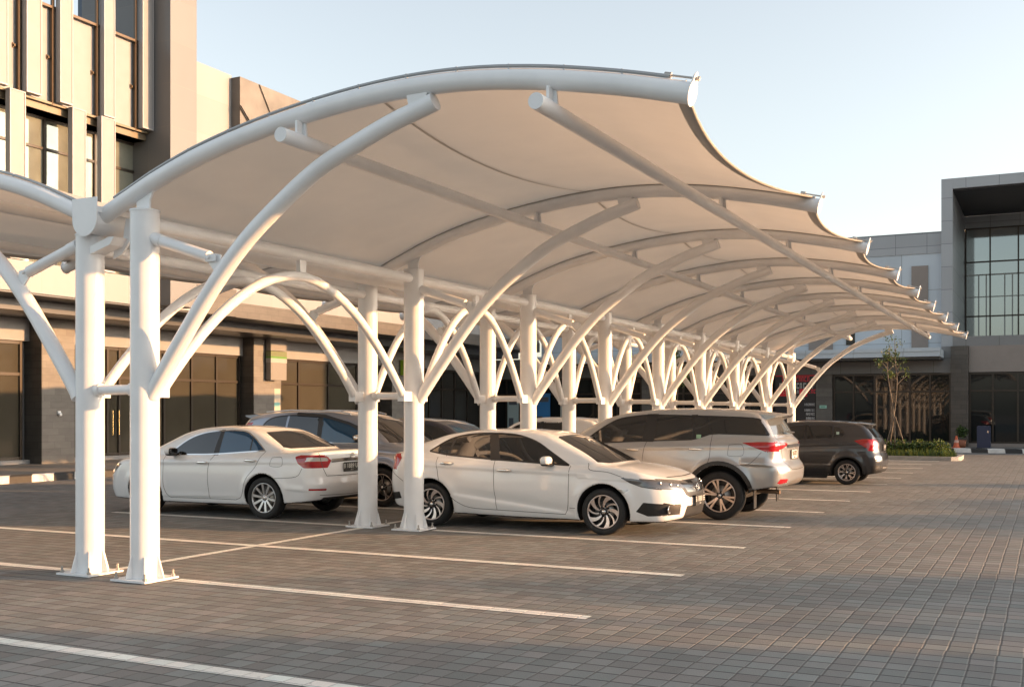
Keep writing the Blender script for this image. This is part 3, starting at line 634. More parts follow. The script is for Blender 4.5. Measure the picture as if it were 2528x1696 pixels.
# fabric: saddle panels between the ribs, with scalloped outer edge
NS, NT = 40, 18
def mem_pt(s, t, bay, left, lift=0.):
    hang = (bay/5.2)**1.3; q = 4*t*(1-t)
    xo = -2.58 - .30*hang*q; xi = -8.93
    x = xi + (xo-xi)*s; z = az_at(x) + .095 - .13*hang*q*math.sin(min(1, s*1.15)*math.pi)**.6*(1 if s < .87 else 1) - .20*hang*q*s**3 + lift
    return mx_(x, left), z
for left in (False, True):
    for i in range(len(FY)-1):
        bay = FY[i+1]-FY[i]; vs = []
        for k in range(NT+1):
            for j in range(NS+1):
                x, z = mem_pt(j/NS, k/NT, bay, left); vs.append((x, FY[i]+bay*k/NT, z))
        fs = [(k*(NS+1)+j, k*(NS+1)+j+1, (k+1)*(NS+1)+j+1, (k+1)*(NS+1)+j) for k in range(NT) for j in range(NS)]
        mo = part(MB().add(vs, fs, 0, True), "membrane", M_FABRIC, CP, recalc=False)
        hm = MB(); e = []
        for k in range(NT+1):
            x, z = mem_pt(1, k/NT, bay, left); x2, z2 = mem_pt(.982, k/NT, bay, left)
            e += [(x2, FY[i]+bay*k/NT, z2-.006), (x, FY[i]+bay*k/NT, z-.008), (x+(.012 if not left else -.012), FY[i]+bay*k/NT, z+.012)]
        hm.add(e, [(3*k+a, 3*k+a+1, 3*k+a+4, 3*k+a+3) for k in range(NT) for a in (0, 1)], 0, True)
        sub(hm, "edge_hem", M_FABGREY, mo)
        if not left:
            sm_ = MB(); pr = [Vector((mem_pt(.53, k/NT, bay, left)[0], FY[i]+bay*k/NT, mem_pt(.53, k/NT, bay, left)[1]-.012)) for k in range(NT+1)]
            sm_.add([p+Vector((d, 0, 0)) for p in pr for d in (-.018, .018)], [(2*k, 2*k+1, 2*k+3, 2*k+2) for k in range(NT)]); sub(sm_, "seam", M_FABGREY, mo)
    # clamp rail that holds the fabric on the first and last rib, and welt at each rib
    for y in (FY[0], YE):
        pts = [(mx_(x, left), y-.01, az_at(x)+.112) for x in np.linspace(-8.7, -2.70, 40)]
        ro = MB().tube(pts, .016, 8); 
        for x in np.linspace(-8.2, -3.1, 11): ro.box((mx_(x, left)-.008, y-.02, az_at(x)+.08), (mx_(x, left)+.008, y+.0, az_at(x)+.128))
        part(ro, "clamp_rail", M_CLAMP, CP)
    for y in FY[1:-1]:
        pts = [(mx_(x, left), y, az_at(x)+.076) for x in np.linspace(-8.8, -2.62, 40)]
        wl = MB(); wl.add([(p[0], p[1]+d, p[2]) for p in pts for d in (-.075, .075)], [(2*k, 2*k+1, 2*k+3, 2*k+2) for k in range(39)]); part(wl, "rib_welt", M_FABGREY, CP)

# ------------------------------------------------------------------ unseen block and row of trees, added out of view to shade the paving
sd = Vector((math.cos(SUN_AZ), math.sin(SUN_AZ), 0)); TE = math.tan(SUN_EL)
p = Vector((-3.5, 7.25, 0)) + sd*40
OB = empty("unseen_shade_block", (p.x+5, p.y-10, 0), "added flat-roofed block, unseen, that throws shade over the near paving", "building")  # unseen block put in so its shadow covers the near paving
part(MB().box((p.x, p.y-55, 0), (p.x+12, p.y, 8.6)), "wall", M_CREAM2, OB)
part(MB().box((p.x-.1, p.y-55, 8.602), (p.x+12.1, p.y+.05, 8.75)), "roof", M_CONC, OB)
wm = MB()
for k in range(9): wm.box((p.x-.02, p.y-4-k*5.5, 1.0), (p.x-.002, p.y-1.2-k*5.5, 3.2)).box((p.x-.02, p.y-4-k*5.5, 4.8), (p.x-.002, p.y-1.2-k*5.5, 6.8))
part(wm, "window", M_UPDARK, OB)
for i, (tx, ty, D) in enumerate(((-5.3, 9.25, 44), (-4.9, 16.1, 46), (-2.9, 21.3, 45), (-1.5, 27.5, 46))):  # added trees stand in for an unseen canopy row casting the shadow bands
    c = Vector((tx, ty, 0)) + sd*D; H = D*TE
    o = empty("shadow_caster_tree", (c.x, c.y, 0), ["added shadow-casting tree, unseen, nearest the added block", "second added shadow-casting tree in the unseen row", "third added shadow-casting tree in the unseen row", "last added shadow-casting tree in the unseen row"][i], "tree", "added shadow-casting trees out of view")
    part(MB().tube(catmull([(c.x, c.y, 0), (c.x+.1, c.y, 1), (c.x, c.y+.1, 2.2), (c.x, c.y, H-1.5)], 4), .14, 8), "trunk", M_BARK, o)
    rr = np.random.RandomState(40+i); cl = []
    for k in range(78):
        d = rr.normal(size=3); d /= np.linalg.norm(d); q = rr.rand()**.4
        cl.append(((c.x+d[0]*2.5*q, c.y+d[1]*2.5*q, H-2.45+d[2]*2.0*q), .75))
    part(leaf_cards(cl, .36, 110, 1, 50+i), "crown", LEAFS, o, recalc=False)

# ------------------------------------------------------------------ cars: each body is one smooth implicit surface, cut into panels, glass and lamps
def prof(pts, s=.05):
    pts = sorted(pts)
    xs = np.array([p[0] for p in pts], float); ys = np.array([p[1] for p in pts], float)
    g = np.arange(xs[0]-.6, xs[-1]+.6, .01); v = np.interp(g, xs, ys)
    lo = (ys[1]-ys[0])/(xs[1]-xs[0]); hi = (ys[-1]-ys[-2])/(xs[-1]-xs[-2])
    v = np.where(g < xs[0], ys[0]+(g-xs[0])*lo, v); v = np.where(g > xs[-1], ys[-1]+(g-xs[-1])*hi, v)
    k = np.exp(-.5*(np.arange(-4*s, 4*s+.005, .01)/s)**2); k /= k.sum(); h = len(k)//2
    v = np.convolve(np.pad(v, h, mode='reflect', reflect_type='odd'), k, 'same')[h:-h]
    return lambda x: np.interp(x, g, v)
def smax(a, b, r):
    h = np.clip(.5+.5*(a-b)/r, 0, 1); return b+(a-b)*h + r*h*(1-h)
def smin(a, b, r): return -smax(-a, -b, r)
def seg_dist(x, z, pts):
    d = np.full(np.broadcast(x, z).shape, 9.)
    for (a, b), (c, e) in zip(pts[:-1], pts[1:]):
        L2 = (c-a)**2+(e-b)**2; t = np.clip(((x-a)*(c-a)+(z-b)*(e-b))/L2, 0, 1)
        d = np.minimum(d, np.hypot(x-a-t*(c-a), z-b-t*(e-b)))
    return d
class CarBody:
    def __init__(s, c):
        s.c = c; s.tl = prof(c['top'], .06); s.roof = prof(c['roof'], c.get('rs', .07)); s.zb = prof(c['bottom'], .05)
        s.nx = prof(c['nose'], .03); s.rx = prof(c['tail'], .03); s.belt = prof(c['belt'], .1); s.W = c['W']
        s.wb = prof(c['cabw'], .12); g = np.arange(-3, 3, .02); s.rs_ = lambda x: (s.roof(x+.01)-s.roof(x-.01))/.02
    def side(s, x, z):
        c = s.c; zm = c.get('zm', .62)
        w = s.W - np.where(z < zm, c.get('tuck', .10)*((zm-z)/.45)**2, c.get('sh', .05)*((z-zm)/.4)**2)
        for wx in c['wheels']:
            d = np.hypot(x-wx, z-c['rw']); w = w + c.get('flare', .022)*np.exp(-((d-c['ra']-.03)/.07)**2)
        for pts, amp, wd in c.get('crease', []):
            (x0, z0), (x1, z1) = pts; t = np.clip((x-x0)/(x1-x0), 0, 1); zz = z0+(z1-z0)*t; fade = np.sin(np.clip((x-x0)/(x1-x0), 0, 1)*np.pi)**.4
            dz = z-zz; w = w + amp*fade*np.where(dz > 0, np.exp(-(dz/wd)**2), np.exp(-(dz/(wd*.35))**2))
        return w
    def f(s, x, y, z):
        c = s.c; ay = np.abs(y); q = ay/s.W
        fs = ay - s.side(x, z) + c.get('plan', .012)*np.maximum(0, np.abs(x)-.9)**2
        ft = z - (s.tl(x) - c.get('crown', .05)*ay**2)
        fb = s.zb(x) - z
        nf = x - (s.nx(z) - c.get('nf2', .16)*q**2 - c.get('nf6', .20)*q**6)
        nr = (s.rx(z) + c.get('nr2', .10)*q**2 + c.get('nr6', .16)*q**6) - x
        lo = smax(fs, ft, c.get('r_sh', .09)); lo = smax(lo, nf, c.get('r_f', .09)); lo = smax(lo, nr, c.get('r_r', .08)); lo = smax(lo, fb, .05)
        tum = c.get('tum', .36); dz = z-s.belt(x)
        dz = np.maximum(dz, -.04); cs = (ay - (s.wb(x) - tum*dz - .12*dz**2))/math.sqrt(1+tum*tum)
        xx = x + c.get('kf', .16)*np.tanh((x-c.get('xmid', -.3))/.6)*ay**2
        sl = s.rs_(xx); ct = (z - (s.roof(xx) - c.get('rcrown', .06)*ay**2))/np.sqrt(1+sl**2)
        cb = smax(cs, ct, c.get('r_rf', .09)); cb = smax(cb, .55-z, .02)
        cb = np.maximum(cb, np.maximum(nf, nr)+.025)
        v = smin(lo, cb, c.get('fil', .035))
        for sx, sy, sz, rx, ry, rz in c.get('blobs', []):
            v = smin(v, (np.sqrt(((x-sx)/rx)**2+((ay-sy)/ry)**2+((z-sz)/rz)**2)-1)*min(rx, ry, rz), .03)
        for wx in c['wheels']:
            d = np.hypot(x-wx, z-c['rw'])
            v = np.maximum(v, -np.maximum(d-c['ra'], s.W-.32-ay))
        return v
    def grad(s, P, e=.004):
        x, y, z = P.T
        return np.stack([(s.f(x+e, y, z)-s.f(x-e, y, z)), (s.f(x, y+e, z)-s.f(x, y-e, z)), (s.f(x, y, z+e)-s.f(x, y, z-e))], 1)/(2*e)
def surface_nets(F, o, h):
    s = F < 0; n = F.shape
    c = sum(s[dx:n[0]-1+dx, dy:n[1]-1+dy, dz:n[2]-1+dz].astype(np.uint8) for dx in (0, 1) for dy in (0, 1) for dz in (0, 1))
    act = (c > 0) & (c < 8); idx = np.full(act.shape, -1, np.int64); I = np.nonzero(act); m = len(I[0]); idx[I] = np.arange(m)
    C = {(a, b, d): F[I[0]+a, I[1]+b, I[2]+d] for a in (0, 1) for b in (0, 1) for d in (0, 1)}
    acc = np.zeros((m, 3)); cnt = np.zeros(m)
    for axis in range(3):
        for a in (0, 1):
            for b in (0, 1):
                p0 = [a, b]; p0.insert(axis, 0); p1 = [a, b]; p1.insert(axis, 1)
                f0, f1 = C[tuple(p0)], C[tuple(p1)]; k = (f0 < 0) != (f1 < 0); t = np.where(k, f0/np.where(k, f0-f1, 1), 0)
                for d in range(3): acc[:, d] += np.where(k, p0[d] + (t if d == axis else 0), 0)
                cnt += k
    V = (np.stack(I, 1) + acc/cnt[:, None])*h + np.array(o); Fc = []
    for axis in range(3):
        u, w = (axis+1) % 3, (axis+2) % 3
        sl0 = [slice(None)]*3; sl1 = [slice(None)]*3; sl0[axis] = slice(0, -1); sl1[axis] = slice(1, None)
        ch = s[tuple(sl0)] != s[tuple(sl1)]; E = np.array(np.nonzero(ch))
        ok = (E[u] > 0) & (E[w] > 0) & (E[u] < n[u]-1) & (E[w] < n[w]-1); E = E[:, ok]
        def cell(du, dw):
            e = E.copy(); e[u] -= du; e[w] -= dw; return idx[tuple(e)]
        q = np.stack([cell(1, 1), cell(0, 1), cell(0, 0), cell(1, 0)], 1)
        fl = ~s[tuple(E)]; q[fl] = q[fl][:, ::-1]; Fc.append(q)
    return V, np.concatenate(Fc)
def inpoly(px, py, poly):
    r = np.zeros(px.shape, bool); n = len(poly)
    for i in range(n):
        x0, y0 = poly[i]; x1, y1 = poly[(i+1) % n]
        if y0 == y1: continue
        k = ((y0 > py) != (y1 > py)); r ^= k & (px < (x1-x0)*(py-y0)/(y1-y0)+x0)
    return r
def curve2(pts, n=6, closed=False):
    if len(pts) < 3: return pts
    return [(p.x, p.y) for p in catmull([(a, b, 0) for a, b in pts], n)]
PROJ = {'s': (0, 2, 1), 'f': (1, 2, 0), 'r': (1, 2, 0), 't': (0, 1, 2)}
def proj_ok(proj, N, P):
    if proj == 's': return np.abs(N[:, 1]) > .34
    if proj == 'f': return (N[:, 0] > .22) & (P[:, 0] > 0)
    if proj == 'r': return (N[:, 0] < -.22) & (P[:, 0] < 0)
    return N[:, 2] > .4
def to_mesh(name, V, F, N, mats, mi=None, parent=None):
    used = np.unique(F); rm = np.full(len(V), -1); rm[used] = np.arange(len(used))
    me = bpy.data.meshes.new(name); me.from_pydata(V[used].tolist(), [], rm[F].tolist())
    for m in mats: me.materials.append(m)
    me.polygons.foreach_set("use_smooth", np.ones(len(F), bool))
    if mi is not None: me.polygons.foreach_set("material_index", mi.astype(np.int32))
    me.update(); me.normals_split_custom_set_from_vertices(N[used].tolist())
    return link(name, me, parent)

def build_wheel(c, side, wx, root, tw):
    """tyre, rim barrel, spokes; side = +1 for the +y side"""
    r, rr, W = c['rw'], c['rim'], c['W']; y1 = side*(W-.012); y0 = side*(W-.012-tw); cz = r
    e = empty("wheel", (0, 0, 0)); e.parent = root
    t = MB(); k = lambda yy: y1 + (y0-y1)*yy
    P = [(rr-.004, .10), (rr+.012, .03), (rr+.035, .004), (r-.045, .0), (r-.018, .035), (r-.005, .10), (r, .2), (r, .8), (r-.01, .93), (r-.05, 1), (rr, 1)]
    t.lathe([(a, k(b)) for a, b in P], (wx, 0, cz), 'y', 56); ty = t.build("tyre", M_TYRE, e)
    m = MB(); lip = M_ALLOYP if c['wheel'] != 'silver' else M_ALLOY
    m.lathe([(rr-.016, k(.16)), (rr-.012, k(.055)), (rr-.002, k(.04)), (rr+.006, k(.06)), (rr+.004, k(.10))], (wx, 0, cz), 'y', 56)
    m.lathe([(rr-.016, k(.16)), (rr-.03, k(.9))], (wx, 0, cz), 'y', 40, 1).lathe([(0, k(.62)), (rr-.02, k(.62))], (wx, 0, cz), 'y', 40, 1)
    m.lathe([(0, k(.42)), (rr*.62, k(.42)), (rr*.62, k(.5)), (0, k(.5))], (wx, 0, cz), 'y', 32, 3)
    def spoke(a0, a1, w0, w1, r0, r1, mi, y_in=.20, y_out=.085, th=.16, n=8):
        vs = []
        for i in range(n+1):
            u = i/n; rad = r0+(r1-r0)*u; a = a0+(a1-a0)*u**1.3; w = w0+(w1-w0)*u; yy = y_in+(y_out-y_in)*u**.7
            ca, sa = math.cos(a), math.sin(a)
            for sg, dd in ((-1, 0), (1, 0), (1, th), (-1, th)):
                ww = w*(1 if dd == 0 else .8)/2*sg
                vs.append((wx+ca*rad-sa*ww, k(yy+dd), cz+sa*rad+ca*ww))
        fs = [(4*i+j, 4*i+(j+1) % 4, 4*i+4+(j+1) % 4, 4*i+4+j) for i in range(n) for j in range(4)]
        o = len(m.f); m.add(vs, fs, mi)
        for q in range(len(fs)):
            if q % 4 != 0: m.mi[o+q] = 1 if c['wheel'] != 'silver' else mi
    hub = .052 if c['wheel'] != 'swirl' else .06
    ns = c['spokes']; tw_ = c['wheel']; sg = 1 if c.get('swdir', 1) > 0 else -1
    for i in range(ns):
        a = 2*math.pi*i/ns + c.get('sphase', .3)
        if tw_ == 'silver': spoke(a, a, .030, .042, hub*.8, rr-.008, 0); 
        elif tw_ == 'swirl':
            spoke(a, a-sg*.50, .016, .082, hub, rr-.006, 0); spoke(a+sg*.62, a+sg*.12, .012, .034, hub*1.25, rr-.006, 0)
        elif tw_ == 'twin':
            for d in (-.15, .15): spoke(a+d*.7, a+d, .020, .038, hub*.9, rr-.006, 0)
        else:
            for d in (-.17, .17): spoke(a, a+d, .014, .020, hub*1.2, rr-.006, 0)
    m.lathe([(0, k(.15)), (hub*.55, k(.15)), (hub*.62, k(.17)), (hub*1.25, k(.21)), (hub*1.35, k(.4))], (wx, 0, cz), 'y', 24, 0 if tw_ == 'silver' else 1)
    m.lathe([(0, k(.142)), (hub*.5, k(.142)), (hub*.5, k(.15))], (wx, 0, cz), 'y', 18, 2)
    for i in range(5):
        a = 2*math.pi*i/5; m.lathe([(0, k(.19)), (.009, k(.19)), (.009, k(.3))], (wx+math.cos(a)*hub*.95, 0, cz+math.sin(a)*hub*.95), 'y', 8, 2)
    m.build("rim", [lip, M_BLACK if tw_ != 'silver' else mat("alloy_shadow", (.12, .12, .12), .5, .5), M_CHROME, M_BOLT], e)
    return e

def build_car(c, loc, heading, label, cat="car"):
    root = empty(c['name'], (*loc, 0), label, cat, None, heading)
    B = CarBody(c); h = c['h']; x0, x1 = c['ext']; Wm = B.W+.08
    gx, gy, gz = np.arange(x0, x1, h), np.arange(-Wm, Wm+h, h), np.arange(.08, c['zmax'], h)
    F = B.f(gx[:, None, None], gy[None, :, None], gz[None, None, :])
    V, Q = surface_nets(F, (gx[0], gy[0], gz[0]), h)
    def relax(V, n=3):
        for _ in range(n):
            g = B.grad(V); d = B.f(*V.T)/np.maximum((g*g).sum(1), .05); V = V - np.clip(d[:, None]*g, -h*.7, h*.7)
        return V
    V = relax(V); N = B.grad(V); N /= np.linalg.norm(N, axis=1)[:, None]
    # snap vertices onto the outlines of panels, glass and lamps
    snapped = np.zeros(len(V), bool); circ = [dict(p='s', poly=[(wx+c['ra']*math.cos(t), c['rw']+c['ra']*math.sin(t)) for t in np.linspace(0, 2*math.pi, 64, endpoint=False)]) for wx in c['wheels']]
    for rg in c['regions'] + circ:
        pr, poly = rg['p'], rg['poly']; a, b, d = PROJ[pr]; ok = proj_ok(pr, N, V)
        loop = poly + [poly[0]]; best = np.full(len(V), 9.); tx = V[:, a].copy(); tz = V[:, b].copy()
        A = V[:, a] if pr in 'st' else np.abs(V[:, a]); Bc = V[:, b] if pr != 't' else np.abs(V[:, b])
        for (u0, v0), (u1, v1) in zip(loop[:-1], loop[1:]):
            L2 = (u1-u0)**2+(v1-v0)**2
            if L2 < 1e-9: continue
            t = np.clip(((A-u0)*(u1-u0)+(Bc-v0)*(v1-v0))/L2, 0, 1); qx, qz = u0+t*(u1-u0), v0+t*(v1-v0); dd = np.hypot(A-qx, Bc-qz)
            k = dd < best; best = np.where(k, dd, best); tx = np.where(k, qx, tx); tz = np.where(k, qz, tz)
        k = ok & (best < h*.52); snapped |= k
        V[k, a] = np.where(A[k] == V[k, a], tx[k], -tx[k]) if pr in 'fr' else tx[k]
        V[k, b] = tz[k] if pr != 't' else np.sign(V[k, b])*tz[k]
        for _ in range(3):
            vk = V[k]; g = B.grad(vk)[:, d]; g = np.where(np.abs(g) < .2, np.sign(g)*.2+1e-9, g); V[k, d] -= np.clip(B.f(*vk.T)/g, -h*.6, h*.6)
    N = B.grad(V); N /= np.maximum(np.linalg.norm(N, axis=1)[:, None], 1e-6)
    sq = snapped[Q]; d02 = np.linalg.norm(V[Q[:, 0]]-V[Q[:, 2]], axis=1); d13 = np.linalg.norm(V[Q[:, 1]]-V[Q[:, 3]], axis=1)
    s02, s13 = sq[:, 0] & sq[:, 2], sq[:, 1] & sq[:, 3]; use13 = np.where(s02 & ~s13, False, np.where(s13 & ~s02, True, d13 < d02))
    A_ = np.where(use13[:, None], Q[:, [0, 1, 3]], Q[:, [0, 1, 2]]); B_ = np.where(use13[:, None], Q[:, [1, 2, 3]], Q[:, [0, 2, 3]]); Q = np.concatenate([A_, B_])
    FC = V[Q].mean(1); FN = N[Q].mean(1); FN /= np.maximum(np.linalg.norm(FN, axis=1)[:, None], 1e-6)
    owner = np.full(len(Q), -1)
    for i, rg in enumerate(c['regions']):
        a, b, d = PROJ[rg['p']]; A = FC[:, a] if rg['p'] in 'st' else np.abs(FC[:, a]); Bc = FC[:, b] if rg['p'] != 't' else np.abs(FC[:, b])
        k = (owner < 0) & proj_ok(rg['p'], FN, FC) & inpoly(A, Bc, rg['poly']); owner[k] = i
    # wheel wells and underside are dark
    well = FN[:, 2] < -.75
    for wx in c['wheels']:
        dd = np.hypot(FC[:, 0]-wx, FC[:, 2]-c['rw']); rin = -(FN[:, 0]*(FC[:, 0]-wx) + FN[:, 2]*(FC[:, 2]-c['rw']))/np.maximum(dd, .01)
        well |= ((dd < c['ra']+.002) & (rin > .45)) | ((dd < c['ra']+.005) & (np.abs(FC[:, 1]) < B.W-.2))
    owner[well] = -2
    objs = {}
    def grp(name): return objs.get(name)
    keys = {}
    for i, rg in enumerate(c['regions']): keys.setdefault(rg['k'], []).append(i)
    k = (owner == -1) | (owner == -2)
    objs['body'] = to_mesh("body", V, Q[k], N, [c['paint'], M_WELL], (owner[k] == -2), root)
    order = sorted(keys, key=lambda q: 1 if c['regions'][keys[q][0]].get('on') else 0)
    for key in order:
        rg = c['regions'][keys[key][0]]; sel = np.isin(owner, keys[key])
        for side in ((-1, 1) if rg.get('split', True) else (0,)):
            k = sel & (np.sign(FC[:, 1]) == side) if side else sel
            if not k.any(): continue
            par = objs.get((rg['on'], side)) if rg.get('on') else root
            objs[(key, side)] = to_mesh(rg['n'], V, Q[k], N, [rg['m'] or c['paint']], None, par or root)
    # surface casting for trim, gaps and fittings
    def cast(pr, U, Wc, side=1):
        U = np.asarray(U, float); Wc = np.asarray(Wc, float)
        if pr == 's': t = np.linspace(1.1, 0, 221); X = lambda t: (U[:, None]+0*t, side*t, Wc[:, None]+0*t)
        elif pr in 'fr': sg = 1 if pr == 'f' else -1; t = np.linspace(3.0, .2, 281); X = lambda t: (sg*t, U[:, None]+0*t, Wc[:, None]+0*t)
        else: t = np.linspace(2.2, .3, 191); X = lambda t: (U[:, None]+0*t, Wc[:, None]+0*t, t+0*U[:, None])
        T = np.broadcast_to(t, (len(U), len(t))); val = B.f(*X(T)); ins = val < 0; i = np.argmax(ins, 1); i = np.clip(i, 1, len(t)-1)
        r = np.arange(len(U)); v0, v1 = val[r, i-1], val[r, i]; tt = t[i-1] + (t[i]-t[i-1])*np.clip(v0/(v0-v1+1e-9), 0, 1)
        Pp = np.stack([q[:, 0] for q in X(tt[:, None])], 1); n = B.grad(Pp); n /= np.maximum(np.linalg.norm(n, axis=1)[:, None], 1e-6)
        return Pp, n
    def ribbon(m, pr, pts, wd, off, mi, side=1, tk=.0):
        D = [pts[0]]
        for p, q in zip(pts[:-1], pts[1:]):
            L = math.hypot(q[0]-p[0], q[1]-p[1]); nn = max(1, int(L/.03)); D += [(p[0]+(q[0]-p[0])*j/nn, p[1]+(q[1]-p[1])*j/nn) for j in range(1, nn+1)]
        D = np.array(D); Tn = np.gradient(D, axis=0); Tn /= np.maximum(np.linalg.norm(Tn, axis=1)[:, None], 1e-9); Pn = np.stack([-Tn[:, 1], Tn[:, 0]], 1)
        a, na = cast(pr, *(D+Pn*wd/2).T, side); b, nb = cast(pr, *(D-Pn*wd/2).T, side); n = len(D)
        jump = np.linalg.norm(a-b, axis=1) > wd*4
        vs = np.concatenate([a+na*off, b+nb*off]); fs = [(i, i+1, n+i+1, n+i) for i in range(n-1) if not (jump[i] or jump[i+1])]
        m.add(vs.tolist(), fs, mi, True)
    for tr in c.get('trims', []):
        pts = tr['pts']
        if tr['p'] == 's':
            for side in (-1, 1):
                m = MB(); ribbon(m, 's', pts, tr['w'], tr.get('off', .0025), 0, side)
                par = objs.get((tr.get('on'), side)) or objs.get((tr.get('on'), 0)) or (objs['body'] if tr.get('on') == 'body' else root)
                m.build(tr['n'], tr['m'], par, recalc=False)
        else:
            m = MB(); ribbon(m, tr['p'], pts, tr['w'], tr.get('off', .0025), 0)
            if tr.get('mirror'): ribbon(m, tr['p'], [(-a, b) for a, b in pts] if tr['p'] != 't' else [(a, -b) for a, b in pts], tr['w'], tr.get('off', .0025), 0)
            par = objs.get((tr.get('on'), 0)) or (objs['body'] if tr.get('on') == 'body' else root)
            m.build(tr['n'], tr['m'], par, recalc=False)
    def blob(m, ctr, rad, mi=0, p=2.6, nu=20, nv=12, rot=0.):
        vs = []
        sp = lambda v, e: math.copysign(abs(v)**(2/e), v)
        for i in range(nv+1):
            ph = -math.pi/2+math.pi*i/nv
            for j in range(nu):
                th = 2*math.pi*j/nu; q = (rad[0]*sp(math.cos(ph), p)*sp(math.cos(th), p), rad[1]*sp(math.cos(ph), p)*sp(math.sin(th), p), rad[2]*sp(math.sin(ph), p))
                vs.append((ctr[0]+q[0]*math.cos(rot)-q[1]*math.sin(rot), ctr[1]+q[0]*math.sin(rot)+q[1]*math.cos(rot), ctr[2]+q[2]))
        m.add(vs, [(i*nu+j, i*nu+(j+1) % nu, (i+1)*nu+(j+1) % nu, (i+1)*nu+j) for i in range(nv) for j in range(nu)], mi, True)
    for (x, z, on, mt) in c.get('handles', []):
        for side in (-1, 1):
            Pp, n = cast('s', [x], [z], side); y = Pp[0, 1]; m = MB()
            blob(m, (x, y+side*.022, z), (.12, .015, .021), 0, 2.4); blob(m, (x-.09, y+side*.008, z), (.022, .018, .014)); blob(m, (x+.09, y+side*.008, z), (.026, .018, .017))
            m.build("door_handle", mt, objs.get((on, side)) or root, recalc=False)
    if 'mirror' in c:
        x, z, mt = c['mirror']
        for side in (-1, 1):
            Pp, n = cast('s', [x], [z-.03], side); y = Pp[0, 1]; m = MB()
            blob(m, (x+.0, y+side*.14, z+.035), (.075, .115, .064), 0, 2.6, 24, 14); blob(m, (x-.05, y+side*.14, z+.035), (.03, .098, .052), 1, 3.5)
            blob(m, (x+.02, y+side*.05, z-.02), (.05, .09, .03), 2, 2.4); blob(m, (x+.0, y+side*.13, z-.015), (.070, .10, .030), 2)
            m.build("side_mirror", [mt, M_CGLASS, M_BLACK], objs.get(('front_door', side)) or root, recalc=False)
    for pl in c.get('plates', []):
        pr, z, mt, tm = pl['p'], pl['z'], pl['m'], pl['tm']; sg = 1 if pr == 'f' else -1
        Pp, n = cast(pr, [pl.get('y', 0.)], [z]); x = Pp[0, 0]+sg*pl.get('gap', .012); yc = pl.get('y', 0.)
        pm = MB().box((x-sg*.012, yc-.215, z-.07), (x, yc+.215, z+.07)).box((x-sg*.004, yc-.22, z-.075), (x+sg*.003, yc+.22, z-.068), 1).box((x-sg*.004, yc-.22, z+.068), (x+sg*.003, yc+.22, z+.075), 1)
        pm.box((x-sg*.004, yc-.22, z-.068), (x+sg*.003, yc-.213, z+.068), 1).box((x-sg*.004, yc+.213, z-.068), (x+sg*.003, yc+.22, z+.068), 1)
        po = pm.build("number_plate", [mt, M_BLACK], root)
        for tx, sz, dz in ((pl['text'], .105, .012), (pl['sub'], .032, -.05)):
            me = text_mesh(tx, sz); me.materials.append(tm); to = link("plate_lettering", me, po)
            to.location = (x+sg*.003, yc, z+dz); to.rotation_euler = (R(90), 0, R(90)*sg)
    for side in (-1, 1):
        for wx in c['wheels']: build_wheel(c, side, wx, root, c.get('tw', .2))
    for fn in c.get('extra', []): fn(root, B, cast, blob, objs)
    return root
M_GAP = mat("shut_gap", (.03, .029, .028), .8)
M_DARKRED = None
M_WHITEP = mat("white_car_paint", (.80, .81, .82), .32, coat=1.)
M_PEARL = mat("pearl_white_car_paint", (.77, .775, .775), .30, coat=1.)
M_SILVERP = mat("silver_beige_car_paint", (.41, .42, .43), .30, .55, coat=1.)
M_STEELP = mat("steel_blue_car_paint", (.26, .29, .35), .28, .6, coat=1.)
M_GRAPH = mat("graphite_car_paint", (.042, .044, .050), .28, .4, coat=1.)
M_NAVY = mat("navy_car_paint", (.012, .017, .04), .25, .3, coat=1.)
def arc(cx, cz, r, a0, a1, n=20): return [(cx+r*math.cos(R(a0+(a1-a0)*i/n)), cz+r*math.sin(R(a0+(a1-a0)*i/n))) for i in range(n+1)]
def shut(pts, on='body', w=.0065): return dict(p='s', pts=curve2(pts, 4), w=w, n="shut_line", m=M_GAP, on=on)
def glass_set(top, bot, pil, on_f, on_r, gf, gr_, quarter=None, qon=None):
    """side glass polygons: top/bottom outlines front to rear, split at the B pillar (pair of lines) and the quarter line"""
    out = []
    def cut(poly, line, keep_front):
        (x0, z0), (x1, z1) = line; res = []; n = len(poly)
        sd = lambda p: (p[0] - (x0+(x1-x0)*(p[1]-z0)/(z1-z0)))*(1 if keep_front else -1)
        for i in range(n):
            p, q = poly[i], poly[(i+1) % n]; a, b = sd(p), sd(q)
            if a >= 0: res.append(p)
            if a*b < 0: t = a/(a-b); res.append((p[0]+(q[0]-p[0])*t, p[1]+(q[1]-p[1])*t))
        return res
    full = top + bot[::-1]
    out.append(dict(k='front_window', n='window', p='s', poly=cut(full, pil[0], True), m=gf, on=on_f))
    rest = cut(full, pil[1], False)
    if quarter:
        out.append(dict(k='quarter_window', n='quarter_window', p='s', poly=cut(rest, quarter[1], False), m=gr_, on=qon)); rest = cut(rest, quarter[0], True)
    out.append(dict(k='rear_window_side', n='window', p='s', poly=rest, m=gr_, on=on_r))
    return out, full

